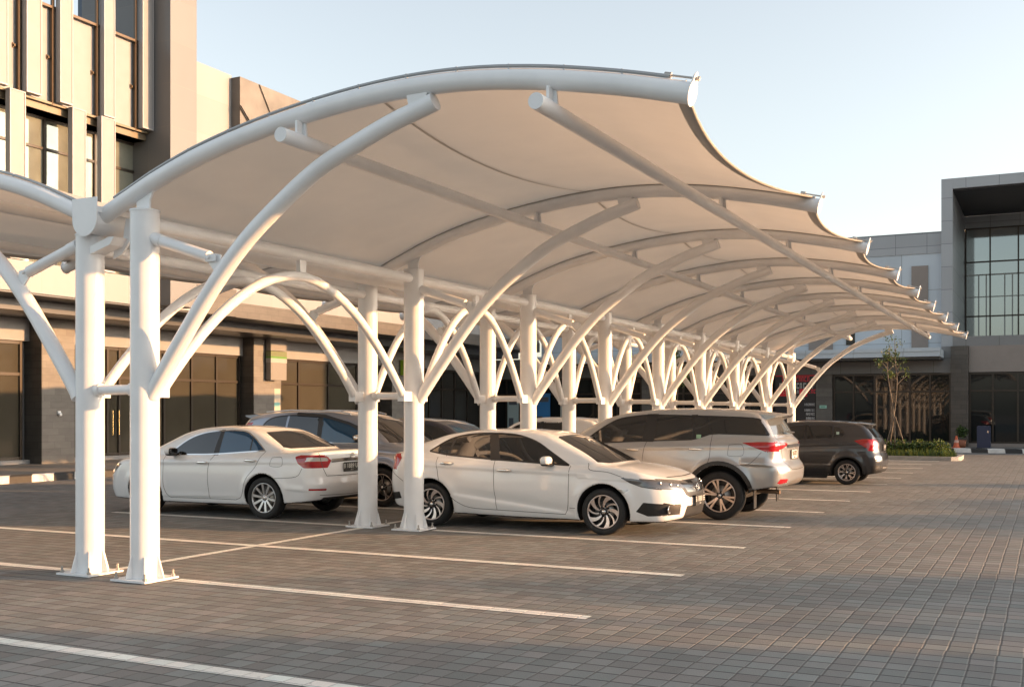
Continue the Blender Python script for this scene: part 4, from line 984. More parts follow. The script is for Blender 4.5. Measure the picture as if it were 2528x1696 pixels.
# --- white sedan facing right (nearest car)
top = curve2([(.85, .955), (.56, 1.125), (.27, 1.285), (-.07, 1.375), (-.50, 1.392), (-.84, 1.372), (-1.14, 1.30), (-1.47, 1.117)], 4)
bot = curve2([(.85, .953), (.25, .985), (-.36, 1.017), (-.80, 1.043), (-1.12, 1.067), (-1.47, 1.115)], 4)
gl, dlo = glass_set(top, bot, [((-.35, 1.39), (-.24, 1.0)), ((-.49, 1.39), (-.39, 1.0))], 'front_door', 'rear_door', M_CGLASS, M_CGLASS, [((-1.03, 1.33), (-1.10, 1.05)), ((-1.07, 1.33), (-1.14, 1.05))], 'rear_door')
fd = [(-.32, 1.015), (-.305, .56), (-.28, .285), (.38, .272), (.80, .262), (.865, .45), (.875, .955)] + [(x+.02, z+.02) for x, z in top if x > -.42] + [(-.42, 1.41)]
rd = [(-.32, 1.015), (-.305, .56), (-.28, .285), (-.74, .305), (-.97, .41), (-1.18, .62), (-1.28, .89), (-1.29, 1.02), (-1.49, 1.11)] + [(x, z+.02) for x, z in top[::-1] if x < -.42] + [(-.42, 1.412)]
SEDAN_A = dict(name="parked_car", W=.925, wheels=[1.385, -1.385], rw=.325, rim=.232, ra=.388, h=.0165, ext=(-2.45, 2.62), zmax=1.56, paint=M_PEARL,
    top=[(-2.4, .98), (-2.24, 1.08), (-2.05, 1.12), (-1.5, 1.085), (-.9, 1.045), (0, 1.0), (.8, .975), (1.3, .985), (1.6, .965), (1.9, .91), (2.15, .835), (2.36, .755), (2.5, .66)],
    roof=[(1.56, .93), (1.43, 1.0), (1.11, 1.145), (.54, 1.375), (.3, 1.425), (-.1, 1.455), (-.5, 1.46), (-.9, 1.445), (-1.3, 1.385), (-1.7, 1.262), (-2.02, 1.13), (-2.25, 1.03)],
    bottom=[(-2.4, .31), (-1.8, .25), (-1, .20), (0, .18), (1, .18), (1.8, .185), (2.2, .20), (2.5, .26)],
    nose=[(.1, 2.36), (.22, 2.44), (.4, 2.47), (.55, 2.47), (.7, 2.445), (.8, 2.37), (1.0, 2.1)], tail=[(.15, -2.12), (.35, -2.22), (.6, -2.28), (.8, -2.27), (.95, -2.23), (1.1, -2.24), (1.3, -2.2)],
    belt=[(-2.2, 1.10), (-1.4, 1.095), (-.5, 1.02), (.3, .98), (1.4, .95)], cabw=[(-2.3, .60), (-1.8, .73), (-1.3, .815), (-.6, .85), (0, .855), (.8, .835), (1.5, .76)],
    tum=.40, nf2=.20, nf6=.24, crown=.05, crease=[([(-1.9, .93), (1.5, .84)], .016, .10), ([(-1.0, .52), (.95, .30)], -.026, .09), ([(1.0, .80), (2.0, .76)], .012, .05)],
    wheel='swirl', spokes=5, swdir=1, sphase=.35, tw=.205,
    regions=gl + [
        dict(k='headlight', n='headlight', p='s', poly=[(1.66, .805), (1.80, .80), (2.14, .755), (2.5, .70), (2.5, .655), (2.20, .655), (1.94, .69), (1.78, .735)], m=M_HEADL),
        dict(k='headlight', n='headlight', p='f', poly=[(.92, .80), (.72, .775), (.44, .735), (.42, .665), (.60, .640), (.80, .655), (.92, .70)], m=M_HEADL),
        dict(k='bar', n='grille_bar', p='f', poly=[(0, .742), (.25, .748), (.47, .772), (.80, .80), (.80, .785), (.47, .742), (.25, .716), (0, .708)], m=M_CHROME, split=False),
        dict(k='grille_chrome', n='grille', p='f', poly=[(0, .70), (.44, .70), (.36, .60), (0, .585)], m=mat("smoked_chrome", (.32, .30, .28), .2, 1.), split=False),
        dict(k='grille', n='grille_surround', p='f', poly=[(0, .76), (.46, .755), (.50, .66), (.42, .56), (.3, .52), (0, .515)], m=M_BLACK, split=False),
        dict(k='intake', n='lower_intake', p='f', poly=[(0, .41), (.40, .41), (.46, .235), (0, .225)], m=M_BLACK, split=False),
        dict(k='fog', n='fog_lamp_recess', p='s', poly=[(1.86, .345), (1.97, .475), (2.6, .43), (2.6, .315), (2.02, .285)], m=M_BLACK),
        dict(k='fog', n='fog_lamp_recess', p='f', poly=[(.80, .475), (.62, .43), (.66, .315), (.80, .30)], m=M_BLACK),
        dict(k='tail', n='tail_light', p='s', poly=[(-1.915, 1.01), (-1.99, 1.11), (-2.4, 1.10), (-2.4, .83), (-2.11, .83), (-1.965, .895)], m=M_REDL),
        dict(k='tail', n='tail_light', p='r', poly=[(.50, 1.05), (.93, 1.10), (.93, .83), (.62, .86), (.55, .98)], m=M_REDL),
        dict(k='vent', n='rear_vent', p='s', poly=[(-1.93, .50), (-1.90, .40), (-2.4, .33), (-2.4, .44)], m=M_BLACK),
        dict(k='c_strip', n='c_pillar_strip', p='s', poly=[(-1.01, 1.335), (-1.08, 1.06), (-1.16, 1.06), (-1.09, 1.32)], m=M_BLACK),
        dict(k='b_pillar', n='b_pillar', p='s', poly=[(-.34, 1.40), (-.235, 1.0), (-.395, 1.0), (-.50, 1.40)], m=M_BLACK),
        dict(k='front_door', n='door', p='s', poly=fd, m=None), dict(k='rear_door', n='door', p='s', poly=rd, m=None),
        dict(k='windshield', n='windshield', p='f', poly=[(0, 1.372), (.46, 1.352), (.545, 1.335), (.62, 1.22), (.735, 1.0), (.60, .985), (0, 1.0)], m=M_CGLASS, split=False),
        dict(k='rear_glass', n='rear_window', p='r', poly=[(0, 1.385), (.46, 1.37), (.58, 1.14), (0, 1.12)], m=M_CGLASS, split=False),
        dict(k='marker', n='marker_lamp', p='s', poly=[(1.56, .645), (1.77, .64), (1.71, .595), (1.62, .60)], m=M_CLEARL)],
    trims=[shut([(-.32, 1.015), (-.305, .56), (-.28, .285)], 'front_door'), shut([(.875, .95), (.868, .52), (.845, .36), (.80, .265)], 'front_door'), shut([(.80, .265), (-.28, .285)], 'front_door'),
        shut([(-1.29, 1.03), (-1.28, .89), (-1.18, .62), (-.97, .41), (-.74, .305), (-.28, .285)], 'rear_door'),
        shut([(1.12, .99), (1.19, .90), (1.45, .875), (1.66, .815)]), shut([(-2.11, .82), (-1.86, .66)]), shut([(.875, .36), (1.0, .36)]),
        dict(p='s', pts=bot, w=.022, n="belt_moulding", m=M_BLACK, on='body', off=.003), dict(p='s', pts=top, w=.018, n="window_surround", m=M_BLACK, on='body', off=.003),
        dict(p='f', pts=[(-.55, .805), (0, .80), (.55, .805)], w=.008, n="hood_gap", m=M_GAP), dict(p='s', pts=[(1.66, .805), (1.80, .735), (1.94, .69), (2.20, .652)], w=.010, n="lamp_rim", m=M_BLACK, on='body', off=.003)],
    handles=[(.0-.13, .865, 'front_door', M_CHROME), (-1.10, .945, 'rear_door', M_CHROME)], mirror=(.56, .985, M_PEARL),
    plates=[dict(p='f', z=.475, m=M_PLATE, tm=M_PLATETXT, text="B 1888 EE", sub="08 19", gap=.03)])
def civic_extra(root, B, cast, blob, objs):
    for s in (-1, 1):
        P, n = cast('f', [s*.735], [.375]); m = MB(); x = P[0, 0]; y = s*.735
        m.lathe([(.05, .0), (.056, .012), (.044, .014), (.040, .004)], (x, y, .375), 'x', 20).lathe([(0, .006), (.041, .006)], (x, y, .375), 'x', 20, 1)
        m.build("fog_lamp", [M_CHROME, M_HEADL], objs.get(('fog', s)) or root)
    P, n = cast('f', [0.], [.648]); x = P[0, 0]+.012; m = MB()
    m.tube([(x, -.05, .695), (x, -.042, .60)], .007, 8).tube([(x, .05, .695), (x, .042, .60)], .007, 8).tube([(x, -.045, .65), (x, .045, .65)], .007, 8)
    q = [(x+.002, .062*math.cos(a), .648+.055*math.sin(a)) for a in np.linspace(0, 2*math.pi, 24)]; m.tube(q, .006, 6, caps=False)
    m.build("emblem", M_CHROME, objs.get(('grille_chrome', 0)) or root)
    for s in (-1, 1):
        m = MB()
        for (yy, zz, r) in ((.78, .735, .030), (.66, .71, .034), (.55, .695, .026)):
            P, n = cast('f', [s*yy], [zz]); m.lathe([(r*.8, .0), (r*.6, .004), (0, .005)], (P[0, 0]+.001, s*yy, zz), 'x', 16)
        m.build("lamp_reflector", M_ALLOY, objs.get(('headlight', s)) or root)
SEDAN_A['extra'] = [civic_extra]

# --- white sedan facing left (seen from behind on the left)
top = curve2([(.69, .99), (.52, 1.115), (.30, 1.255), (.02, 1.35), (-.33, 1.392), (-.80, 1.395), (-1.04, 1.31), (-1.20, 1.20), (-1.34, 1.09)], 4)
bot = curve2([(.69, .985), (.2, 1.0), (-.33, 1.015), (-1.05, 1.065), (-1.34, 1.085)], 4)
gl, dlo = glass_set(top, bot, [((-.35, 1.41), (-.30, 1.0)), ((-.42, 1.41), (-.42, 1.0001))], 'front_door', 'rear_door', M_CGLASS, M_BLUEGLASS, [((-1.03, 1.33), (-1.035, 1.05)), ((-1.055, 1.33), (-1.06, 1.05))], 'rear_door')
fd = [(-.36, 1.015), (-.25, .80), (-.26, .285), (.60, .275), (.68, .36), (.72, .55), (.73, .985)] + [(x+.02, z+.02) for x, z in top if x > -.38] + [(-.385, 1.413)]
rd = [(-.36, 1.015), (-.25, .80), (-.26, .285), (-.80, .285), (-.95, .36), (-1.05, .62), (-1.22, .82), (-1.36, 1.08)] + [(x, z+.02) for x, z in top[::-1] if x < -.385] + [(-.385, 1.413)]
SEDAN_B = dict(name="parked_car", W=.91, wheels=[1.15, -1.3875], rw=.335, rim=.236, ra=.385, h=.0175, ext=(-2.7, 2.5), zmax=1.58, paint=M_WHITEP,
    top=[(-2.65, .98), (-2.5, 1.085), (-2.3, 1.105), (-1.8, 1.085), (-1.3, 1.075), (-.5, 1.03), (.4, .995), (1.2, .99), (1.7, .93), (2.1, .83), (2.4, .70)],
    roof=[(1.6, .92), (1.35, 1.03), (.55, 1.365), (.2, 1.45), (-.2, 1.48), (-.6, 1.475), (-1.0, 1.435), (-1.2, 1.38), (-1.75, 1.15), (-2.0, 1.02)],
    bottom=[(-2.6, .34), (-2.2, .29), (-1.8, .25), (-1, .20), (0, .19), (1, .19), (2.4, .24)],
    nose=[(.1, 2.10), (.4, 2.22), (.6, 2.22), (.8, 2.13), (1, 1.95)], tail=[(.15, -2.25), (.3, -2.38), (.45, -2.47), (.56, -2.49), (.66, -2.46), (.85, -2.45), (1.0, -2.46), (1.08, -2.49), (1.3, -2.4)],
    belt=[(-2.2, 1.10), (-1.4, 1.085), (-.5, 1.02), (.3, .99), (1.4, .96)], cabw=[(-2.1, .64), (-1.7, .74), (-1.3, .80), (-.6, .835), (0, .84), (.8, .82), (1.5, .76)],
    tum=.36, nf2=.16, nf6=.22, nr2=.08, nr6=.20, crease=[([(-2.3, .93), (1.6, .86)], .014, .12), ([(-2.4, .46), (-1.8, .50)], .014, .06), ([(-.9, .34), (.9, .30)], .012, .05)],
    wheel='silver', spokes=10, sphase=.16, tw=.205,
    regions=gl + [
        dict(k='reverse', n='reversing_lamp', p='s', poly=[(-2.24, .995), (-2.24, .935), (-2.9, .925), (-2.9, .995)], m=M_CLEARL), dict(k='reverse', n='reversing_lamp', p='r', poly=[(.60, .99), (.56, .955), (.58, .93), (.95, .93), (.95, .995)], m=M_CLEARL),
        dict(k='tail', n='tail_light', p='s', poly=[(-1.985, 1.0), (-2.08, 1.03), (-2.9, 1.03), (-2.9, .825), (-2.16, .83), (-2.05, .90)], m=M_REDL),
        dict(k='tail', n='tail_light', p='r', poly=[(.68, 1.03), (.60, 1.0), (.50, .94), (.57, .825), (.95, .825), (.95, 1.03)], m=M_REDL),
        dict(k='c_strip', n='c_pillar_strip', p='s', poly=[(-1.02, 1.32), (-1.025, 1.06), (-1.07, 1.06), (-1.065, 1.30)], m=M_BLACK),
        dict(k='b_pillar', n='b_pillar', p='s', poly=[(-.34, 1.41), (-.29, 1.0), (-.42, 1.0), (-.425, 1.41)], m=M_BLACK),
        dict(k='front_door', n='door', p='s', poly=fd, m=None), dict(k='rear_door', n='door', p='s', poly=rd, m=None),
        dict(k='rear_glass', n='rear_window', p='r', poly=[(0, 1.395), (.50, 1.375), (.545, 1.34), (.68, 1.14), (.60, 1.12), (0, 1.125)], m=M_CGLASS, split=False),
        dict(k='windshield', n='windshield', p='f', poly=[(0, 1.39), (.50, 1.37), (.72, 1.0), (0, 1.0)], m=M_CGLASS, split=False),
        dict(k='headlight', n='headlight', p='s', poly=[(1.68, .82), (2.5, .78), (2.5, .62), (1.9, .65)], m=M_HEADL),
        dict(k='reflector', n='rear_reflector', p='r', poly=[(.62, .50), (.86, .505), (.86, .475), (.62, .47)], m=M_REDL), dict(k='diffuser', n='rear_diffuser', p='r', poly=[(0, .36), (.62, .36), (.68, .25), (0, .25)], m=M_BLACK, split=False)],
    trims=[shut([(-.36, 1.015), (-.25, .80), (-.26, .285)], 'front_door'), shut([(.73, .98), (.72, .55), (.68, .36), (.60, .275)], 'front_door'), shut([(.60, .275), (-.26, .285), (-.80, .285)], 'front_door'),
        shut([(-1.36, 1.08), (-1.22, .82), (-1.05, .62), (-.95, .36), (-.80, .285)], 'rear_door'),
        shut([(-1.55, .98), (-1.73, .985), (-1.74, .85), (-1.53, .845), (-1.52, .90), (-1.55, .98)], 'body', .005), shut([(-1.62, .655), (-2.03, .69), (-2.14, .82)]),
        dict(p='s', pts=top, w=.016, n="window_surround", m=M_CHROME, on='body', off=.003), dict(p='s', pts=bot, w=.018, n="belt_moulding", m=M_CHROME, on='body', off=.003),
        dict(p='r', pts=[(-.50, .945), (0, .955), (.50, .945)], w=.045, n="trunk_bar", m=M_CHROME, off=.012), dict(p='r', pts=[(-.50, .915), (0, .925), (.50, .915)], w=.012, n="bar_shadow", m=M_GAP, off=.004),
        dict(p='r', pts=[(-.60, .70), (0, .695), (.60, .70)], w=.009, n="trunk_gap", m=M_GAP), dict(p='r', pts=[(.735, 1.09), (.72, 1.0), (.66, .82), (.60, .70)], w=.008, n="trunk_gap", m=M_GAP, mirror=True),
        dict(p='r', pts=[(-.70, .40), (0, .385), (.70, .40)], w=.010, n="bumper_crease", m=mat("shaded_trim", (.2, .2, .19), .5), off=.002)],
    handles=[(-.13, .875, 'front_door', M_CHROME), (-1.13, .925, 'rear_door', M_CHROME)], mirror=(.50, 1.02, M_WHITEP),
    plates=[dict(p='r', z=.825, m=M_PLATE, tm=M_PLATETXT, text="B 1889 UU", sub="09 17", gap=.02)])
def camry_extra(root, B, cast, blob, objs):
    P, n = cast('r', [0.], [1.0]); x = P[0, 0]-.014; m = MB(); A = np.linspace(0, 2*math.pi, 24)
    for ra, rb, dz in ((.055, .042, 0), (.022, .040, 0), (.040, .018, .02)): m.tube([(x, ra*math.cos(a), 1.005+dz+rb*math.sin(a)) for a in A], .006, 6, caps=False)
    m.build("emblem", M_CHROME, root)
SEDAN_B['extra'] = [camry_extra]

# --- silver SUV facing left
top = curve2([(1.02, 1.175), (.72, 1.40), (.41, 1.575), (.1, 1.635), (-.21, 1.655), (-.86, 1.645), (-1.86, 1.61), (-2.0, 1.53), (-2.13, 1.35)], 4)
bot = [(1.02, 1.17), (.5, 1.20), (-.08, 1.23), (-.90, 1.262), (-1.02, 1.29), (-1.2, 1.352), (-1.35, 1.362), (-2.13, 1.345)]
gl, dlo = glass_set(top, bot, [((-.12, 1.66), (-.06, 1.2)), ((-.30, 1.66), (-.26, 1.2))], 'front_door', 'rear_door', M_CGLASS, M_CGLASS, [((-.90, 1.66), (-.92, 1.2)), ((-.94, 1.66), (-.95, 1.2))], None)
fd = [(-.15, 1.22), (-.10, .94), (-.12, .49), (.80, .47), (.93, .60), (.98, 1.0), (1.05, 1.17)] + [(x+.02, z+.015) for x, z in top if x > -.2] + [(-.2, 1.675)]
rd = [(-.15, 1.22), (-.10, .94), (-.12, .49), (-.86, .50), (-.90, .62), (-1.04, .82), (-1.2, .91), (-1.24, 1.34), (-1.05, 1.29), (-.95, 1.28), (-.95, 1.66), (-.2, 1.675)]
R_ = .385
SUV = dict(name="parked_car", W=.93, wheels=[1.3725, -1.3725], rw=.385, rim=.258, ra=.478, h=.0185, ext=(-2.62, 2.55), zmax=1.86, paint=M_SILVERP,
    top=[(-2.5, 1.18), (-2.3, 1.31), (-1.8, 1.325), (-1.2, 1.30), (-.5, 1.25), (.5, 1.205), (1.2, 1.18), (1.6, 1.14), (2.1, 1.06), (2.45, .88)],
    roof=[(1.85, 1.02), (1.36, 1.25), (1.0, 1.46), (.69, 1.615), (.35, 1.70), (-.1, 1.75), (-.6, 1.772), (-1.2, 1.765), (-1.75, 1.735), (-1.98, 1.70), (-2.1, 1.60), (-2.28, 1.30), (-2.34, 1.1)],
    bottom=[(-2.5, .58), (-1.95, .49), (-1, .44), (0, .42), (1, .42), (2.4, .46)], rs=.05,
    nose=[(.3, 2.25), (.5, 2.38), (.8, 2.4), (1.0, 2.32), (1.2, 2.15)], tail=[(.35, -2.22), (.5, -2.34), (.62, -2.41), (.78, -2.43), (.86, -2.41), (.93, -2.34), (1.1, -2.34), (1.22, -2.35), (1.3, -2.31), (1.5, -2.2)],
    belt=[(-2.3, 1.33), (-1.2, 1.31), (-.5, 1.24), (.5, 1.2), (1.4, 1.16)], cabw=[(-2.4, .74), (-2.0, .80), (-1.3, .84), (-.6, .85), (0, .85), (.8, .83), (1.6, .76)],
    tum=.27, zm=.8, tuck=.07, sh=.035, flare=.03, kf=.10, nr2=.06, nr6=.15, r_sh=.10, crease=[([(-2.3, 1.17), (1.9, 1.10)], .016, .10), ([(-2.45, .88), (-1.7, .90)], .035, .07), ([(-1.0, .60), (1.0, .58)], -.018, .10)],
    wheel='twin', spokes=6, sphase=.25, tw=.235,
    regions=gl + [
        dict(k='tail', n='tail_light', p='s', poly=[(-1.73, 1.225), (-2.0, 1.24), (-2.9, 1.235), (-2.9, 1.11), (-2.10, 1.085), (-1.96, 1.14)], m=M_REDL), dict(k='tail', n='tail_light', p='r', poly=[(.42, 1.215), (.40, 1.185), (.62, 1.13), (.96, 1.085), (.96, 1.24)], m=M_REDL),
        dict(k='pillar', n='d_pillar_trim', p='s', poly=[(-.875, 1.665), (-.895, 1.255), (-.99, 1.28), (-.975, 1.665)], m=M_BLACK), dict(k='b_pillar', n='b_pillar', p='s', poly=[(-.11, 1.67), (-.05, 1.22), (-.27, 1.22), (-.31, 1.67)], m=M_BLACK),
        dict(k='front_door', n='door', p='s', poly=fd, m=None), dict(k='rear_door', n='door', p='s', poly=rd, m=None),
        dict(k='rear_glass', n='rear_window', p='r', poly=[(0, 1.62), (.56, 1.60), (.62, 1.55), (.70, 1.35), (0, 1.345)], m=mat("pale_rear_glass", (.10, .11, .115), .04, 0, 1., ior=2.2), split=False),
        dict(k='windshield', n='windshield', p='f', poly=[(0, 1.60), (.55, 1.57), (.72, 1.2), (0, 1.2)], m=M_CGLASS, split=False),
        dict(k='headlight', n='headlight', p='s', poly=[(1.85, 1.0), (2.5, .98), (2.5, .84), (2.1, .86)], m=M_HEADL),
        dict(k='reflector', n='rear_reflector', p='r', poly=[(.58, .66), (.80, .665), (.84, .60), (.78, .585), (.60, .60)], m=M_REDL), dict(k='skid', n='rear_skid_plate', p='r', poly=[(0, .64), (.36, .62), (.52, .54), (.52, .40), (0, .40)], m=mat("satin_trim", (.3, .28, .26), .35, .6), split=False),
        dict(k='sill', n='side_sill', p='s', poly=[(.90, .47), (.90, .2), (-.88, .2), (-.88, .49)], m=M_BLACK)],
    trims=[shut([(-.15, 1.22), (-.10, .94), (-.12, .49)], 'front_door'), shut([(1.03, 1.17), (.98, 1.0), (.93, .60), (.80, .47)], 'front_door'), shut([(-1.24, 1.345), (-1.2, .91), (-1.04, .82), (-.90, .62), (-.86, .50)], 'rear_door'),
        shut([(-1.53, 1.19), (-1.73, 1.195), (-1.75, 1.03), (-1.54, 1.015), (-1.51, 1.06), (-1.53, 1.19)], 'body', .005), shut([(-1.64, .865), (-1.86, .90), (-2.04, 1.08)]),
        dict(p='s', pts=bot, w=.02, n="belt_moulding", m=M_BLACK, on='body', off=.003), dict(p='s', pts=top, w=.016, n="window_surround", m=M_BLACK, on='body', off=.003),
        dict(p='s', pts=arc(-1.3725, R_, .517, 172, -12), w=.058, n="arch_flare", m=M_BLACK, on='body', off=.012), dict(p='s', pts=arc(1.3725, R_, .517, 190, 8), w=.058, n="arch_flare", m=M_BLACK, on='body', off=.012),
        dict(p='r', pts=[(-.42, 1.165), (0, 1.17), (.42, 1.165)], w=.05, n="tailgate_bar", m=M_CHROME, off=.02), dict(p='r', pts=[(.70, 1.33), (.66, 1.1), (.60, .92), (.42, .80), (0, .795)], w=.008, n="tailgate_gap", m=M_GAP, mirror=True)],
    handles=[(.06, 1.09, 'front_door', M_CHROME), (-1.0, 1.115, 'rear_door', M_CHROME)], mirror=(.80, 1.20, M_SILVERP),
    plates=[dict(p='r', z=1.03, m=M_PLATEW, tm=M_GAP, text="B 1772", sub="05 18", gap=.02)])
def suv_extra(root, B, cast, blob, objs):
    m = MB(); vs = []     # roof spoiler
    for i, y in enumerate(np.linspace(-.60, .60, 13)):
        q = (y/.6)**2; vs += [(-1.86, y, 1.715-.03*q), (-2.30+.10*q, y, 1.672-.03*q), (-2.28+.10*q, y, 1.648-.03*q), (-2.02, y, 1.60-.03*q)]
    m.add(vs, [(4*i+j, 4*i+(j+1) % 4, 4*i+4+(j+1) % 4, 4*i+4+j) for i in range(12) for j in range(4)] + [(0, 1, 2, 3), (48, 49, 50, 51)], 0, False); m.build("roof_spoiler", M_SILVERP, root)
    m2 = MB().box((-1.915, .70, .20), (-1.90, .86, .50)); m2.build("mud_flap", M_BLACK, root); MB().box((-1.915, -.86, .20), (-1.90, -.70, .50)).build("mud_flap", M_BLACK, root)
    MB().tube([(-1.6, .42, .47), (-1.95, .50, .455), (-2.24, .52, .445)], .034, 12).build("exhaust_pipe", mat("rusty_steel", (.22, .15, .1), .5, .7), root)
    MB().tube([(-2.34, -.02, 1.375), (-2.32, .16, 1.385), (-2.29, .34, 1.40)], [.016, .012, .007], 8).build("rear_wiper", M_BLACK, root)
    MB().box((-1.7, -.5, .34), (2.0, .5, .46)).build("underbody", M_WELL, root)
    P, n = cast('s', [-.97], [1.30], 1)
    MB().box((-1.06, P[0, 1]-.012, 1.285), (-.985, P[0, 1]+.012, 1.345)).build("window_sticker", mat("green_sticker", (.25, .42, .28), .5), root)
SUV['extra'] = [suv_extra]

# --- small hatchback
top = curve2([(.92, .99), (.62, 1.20), (.35, 1.325), (0, 1.37), (-.5, 1.378), (-.86, 1.358), (-1.01, 1.325), (-1.10, 1.25), (-1.145, 1.19)], 4)
bot = [(.92, .985), (.3, 1.02), (-.24, 1.06), (-.88, 1.10), (-1.09, 1.13), (-1.145, 1.185)]
gl, dlo = glass_set(top, bot, [((-.22, 1.39), (-.21, 1.0)), ((-.29, 1.39), (-.28, 1.0))], 'front_door', 'rear_door', M_CGLASS, M_CGLASS, [((-.86, 1.38), (-.865, 1.0)), ((-.89, 1.38), (-.895, 1.0))], 'rear_door')
fd = [(-.25, 1.05), (-.22, .7), (-.24, .27), (.58, .26), (.72, .40), (.78, .8), (.95, .985)] + [(x+.02, z+.015) for x, z in top if x > -.25] + [(-.255, 1.393)]
rd = [(-.25, 1.05), (-.22, .7), (-.24, .27), (-.72, .28), (-.80, .40), (-.98, .62), (-1.10, .9), (-1.17, 1.18)] + [(x, z+.015) for x, z in top[::-1] if x < -.255] + [(-.255, 1.393)]
def hatch(paint, h):
    return dict(name="parked_car", W=.85, wheels=[1.2025, -1.2025], rw=.292, rim=.196, ra=.345, h=h, ext=(-2.15, 2.0), zmax=1.58, paint=paint,
    top=[(-2.1, .95), (-1.95, 1.06), (-1.5, 1.12), (-1.0, 1.10), (-.4, 1.06), (.3, 1.02), (.9, 1.0), (1.3, .96), (1.6, .88), (1.9, .72)],
    roof=[(1.5, .88), (1.15, 1.02), (.55, 1.37), (.25, 1.46), (-.2, 1.50), (-.9, 1.495), (-1.35, 1.46), (-1.58, 1.41), (-1.72, 1.28), (-1.92, 1.03), (-2.0, .9)], rs=.05,
    bottom=[(-2.1, .30), (-1.6, .24), (-.9, .19), (0, .17), (.9, .18), (1.9, .24)],
    nose=[(.1, 1.75), (.4, 1.86), (.6, 1.86), (.8, 1.76), (1, 1.5)], tail=[(.2, -1.88), (.35, -1.97), (.55, -2.0), (.68, -1.98), (.76, -1.93), (.95, -1.92), (1.1, -1.88), (1.3, -1.75)],
    belt=[(-1.9, 1.12), (-1.1, 1.12), (-.3, 1.06), (.4, 1.01), (1.3, .95)], cabw=[(-2.0, .66), (-1.6, .73), (-1.0, .78), (-.3, .79), (.4, .78), (1.3, .70)],
    tum=.30, zm=.66, kf=.12, nr2=.08, nr6=.16, flare=.024, crease=[([(-1.8, .98), (1.3, .86)], .014, .09), ([(-.9, .50), (.9, .46)], -.02, .1)],
    wheel='multi', spokes=8, sphase=.1, tw=.18,
    regions=gl + [
        dict(k='reverse', n='reversing_lamp', p='r', poly=[(.60, 1.02), (.60, .95), (.72, .95), (.72, 1.02)], m=M_CLEARL),
        dict(k='tail', n='tail_light', p='s', poly=[(-1.36, 1.03), (-1.55, 1.07), (-2.3, 1.06), (-2.3, .80), (-1.78, .79), (-1.58, .90)], m=M_REDL), dict(k='tail', n='tail_light', p='r', poly=[(.56, 1.04), (.90, 1.06), (.90, .80), (.62, .80), (.54, .92)], m=M_REDL),
        dict(k='b_pillar', n='b_pillar', p='s', poly=[(-.22, 1.39), (-.21, 1.04), (-.28, 1.04), (-.29, 1.39)], m=M_BLACK),
        dict(k='front_door', n='door', p='s', poly=fd, m=None), dict(k='rear_door', n='door', p='s', poly=rd, m=None),
        dict(k='rear_glass', n='rear_window', p='r', poly=[(0, 1.39), (.50, 1.37), (.62, 1.10), (0, 1.09)], m=M_CGLASS, split=False), dict(k='windshield', n='windshield', p='f', poly=[(0, 1.39), (.50, 1.37), (.66, 1.02), (0, 1.0)], m=M_BLUEGLASS, split=False),
        dict(k='headlight', n='headlight', p='s', poly=[(1.2, .80), (2, .80), (2, .60), (1.4, .64)], m=M_HEADL), dict(k='headlight', n='headlight', p='f', poly=[(.38, .76), (.9, .82), (.9, .60), (.45, .62)], m=M_HEADL), dict(k='grille', n='grille', p='f', poly=[(0, .74), (.36, .74), (.36, .60), (0, .58)], m=M_BLACK, split=False),
        dict(k='lower', n='bumper_cladding', p='r', poly=[(0, .42), (.95, .46), (.95, .2), (0, .2)], m=M_BLACK, split=False), dict(k='reflector', n='rear_reflector', p='r', poly=[(.55, .66), (.78, .67), (.78, .60), (.55, .60)], m=M_CLEARL)],
    trims=[shut([(-.25, 1.05), (-.22, .7), (-.24, .27)], 'front_door'), shut([(.93, .985), (.78, .8), (.72, .40), (.58, .26)], 'front_door'), shut([(-1.17, 1.18), (-1.10, .9), (-.98, .62), (-.80, .40), (-.72, .28)], 'rear_door'),
        dict(p='s', pts=bot, w=.016, n="belt_moulding", m=M_BLACK, on='body', off=.003), dict(p='s', pts=arc(-1.2025, .292, .370, 185, -8), w=.032, n="arch_flare", m=M_BLACK, on='body', off=.008), dict(p='s', pts=arc(1.2025, .292, .370, 188, -5), w=.032, n="arch_flare", m=M_BLACK, on='body', off=.008),
        dict(p='s', pts=[(.80, .215), (-.80, .215)], w=.09, n="side_skirt", m=M_BLACK, on='body', off=.010), dict(p='r', pts=[(-.46, .40), (0, .385), (.46, .40)], w=.03, n="bumper_insert", m=M_CLEARL, off=.006),
        dict(p='r', pts=[(.62, 1.08), (.56, .9), (.50, .76), (0, .74)], w=.008, n="tailgate_gap", m=M_GAP, mirror=True)],
    handles=[(.02, .93, 'front_door', paint), (-.92, .97, 'rear_door', paint)], mirror=(.66, 1.05, paint),
    plates=[dict(p='r', z=.86, m=M_PLATE, tm=M_PLATETXT, text="B 1240", sub="07 20", gap=.015)])
def hatch_extra(root, B, cast, blob, objs):
    m = MB(); vs = []; pt = objs['body'].data.materials[0]
    for y in np.linspace(-.52, .52, 9):
        q = (y/.52)**2; vs += [(-1.38, y, 1.462-.03*q), (-1.74+.07*q, y, 1.425-.03*q), (-1.73+.07*q, y, 1.405-.03*q), (-1.55, y, 1.36-.03*q)]
    m.add(vs, [(4*i+j, 4*i+(j+1) % 4, 4*i+4+(j+1) % 4, 4*i+4+j) for i in range(8) for j in range(4)] + [(0, 1, 2, 3), (32, 33, 34, 35)]); m.build("roof_spoiler", pt, root)
    MB().tube([(-1.15, .0, 1.47), (-1.30, .0, 1.62)], [.006, .003], 6).build("aerial", M_BLACK, root)
HATCH = hatch(M_GRAPH, .0225); 
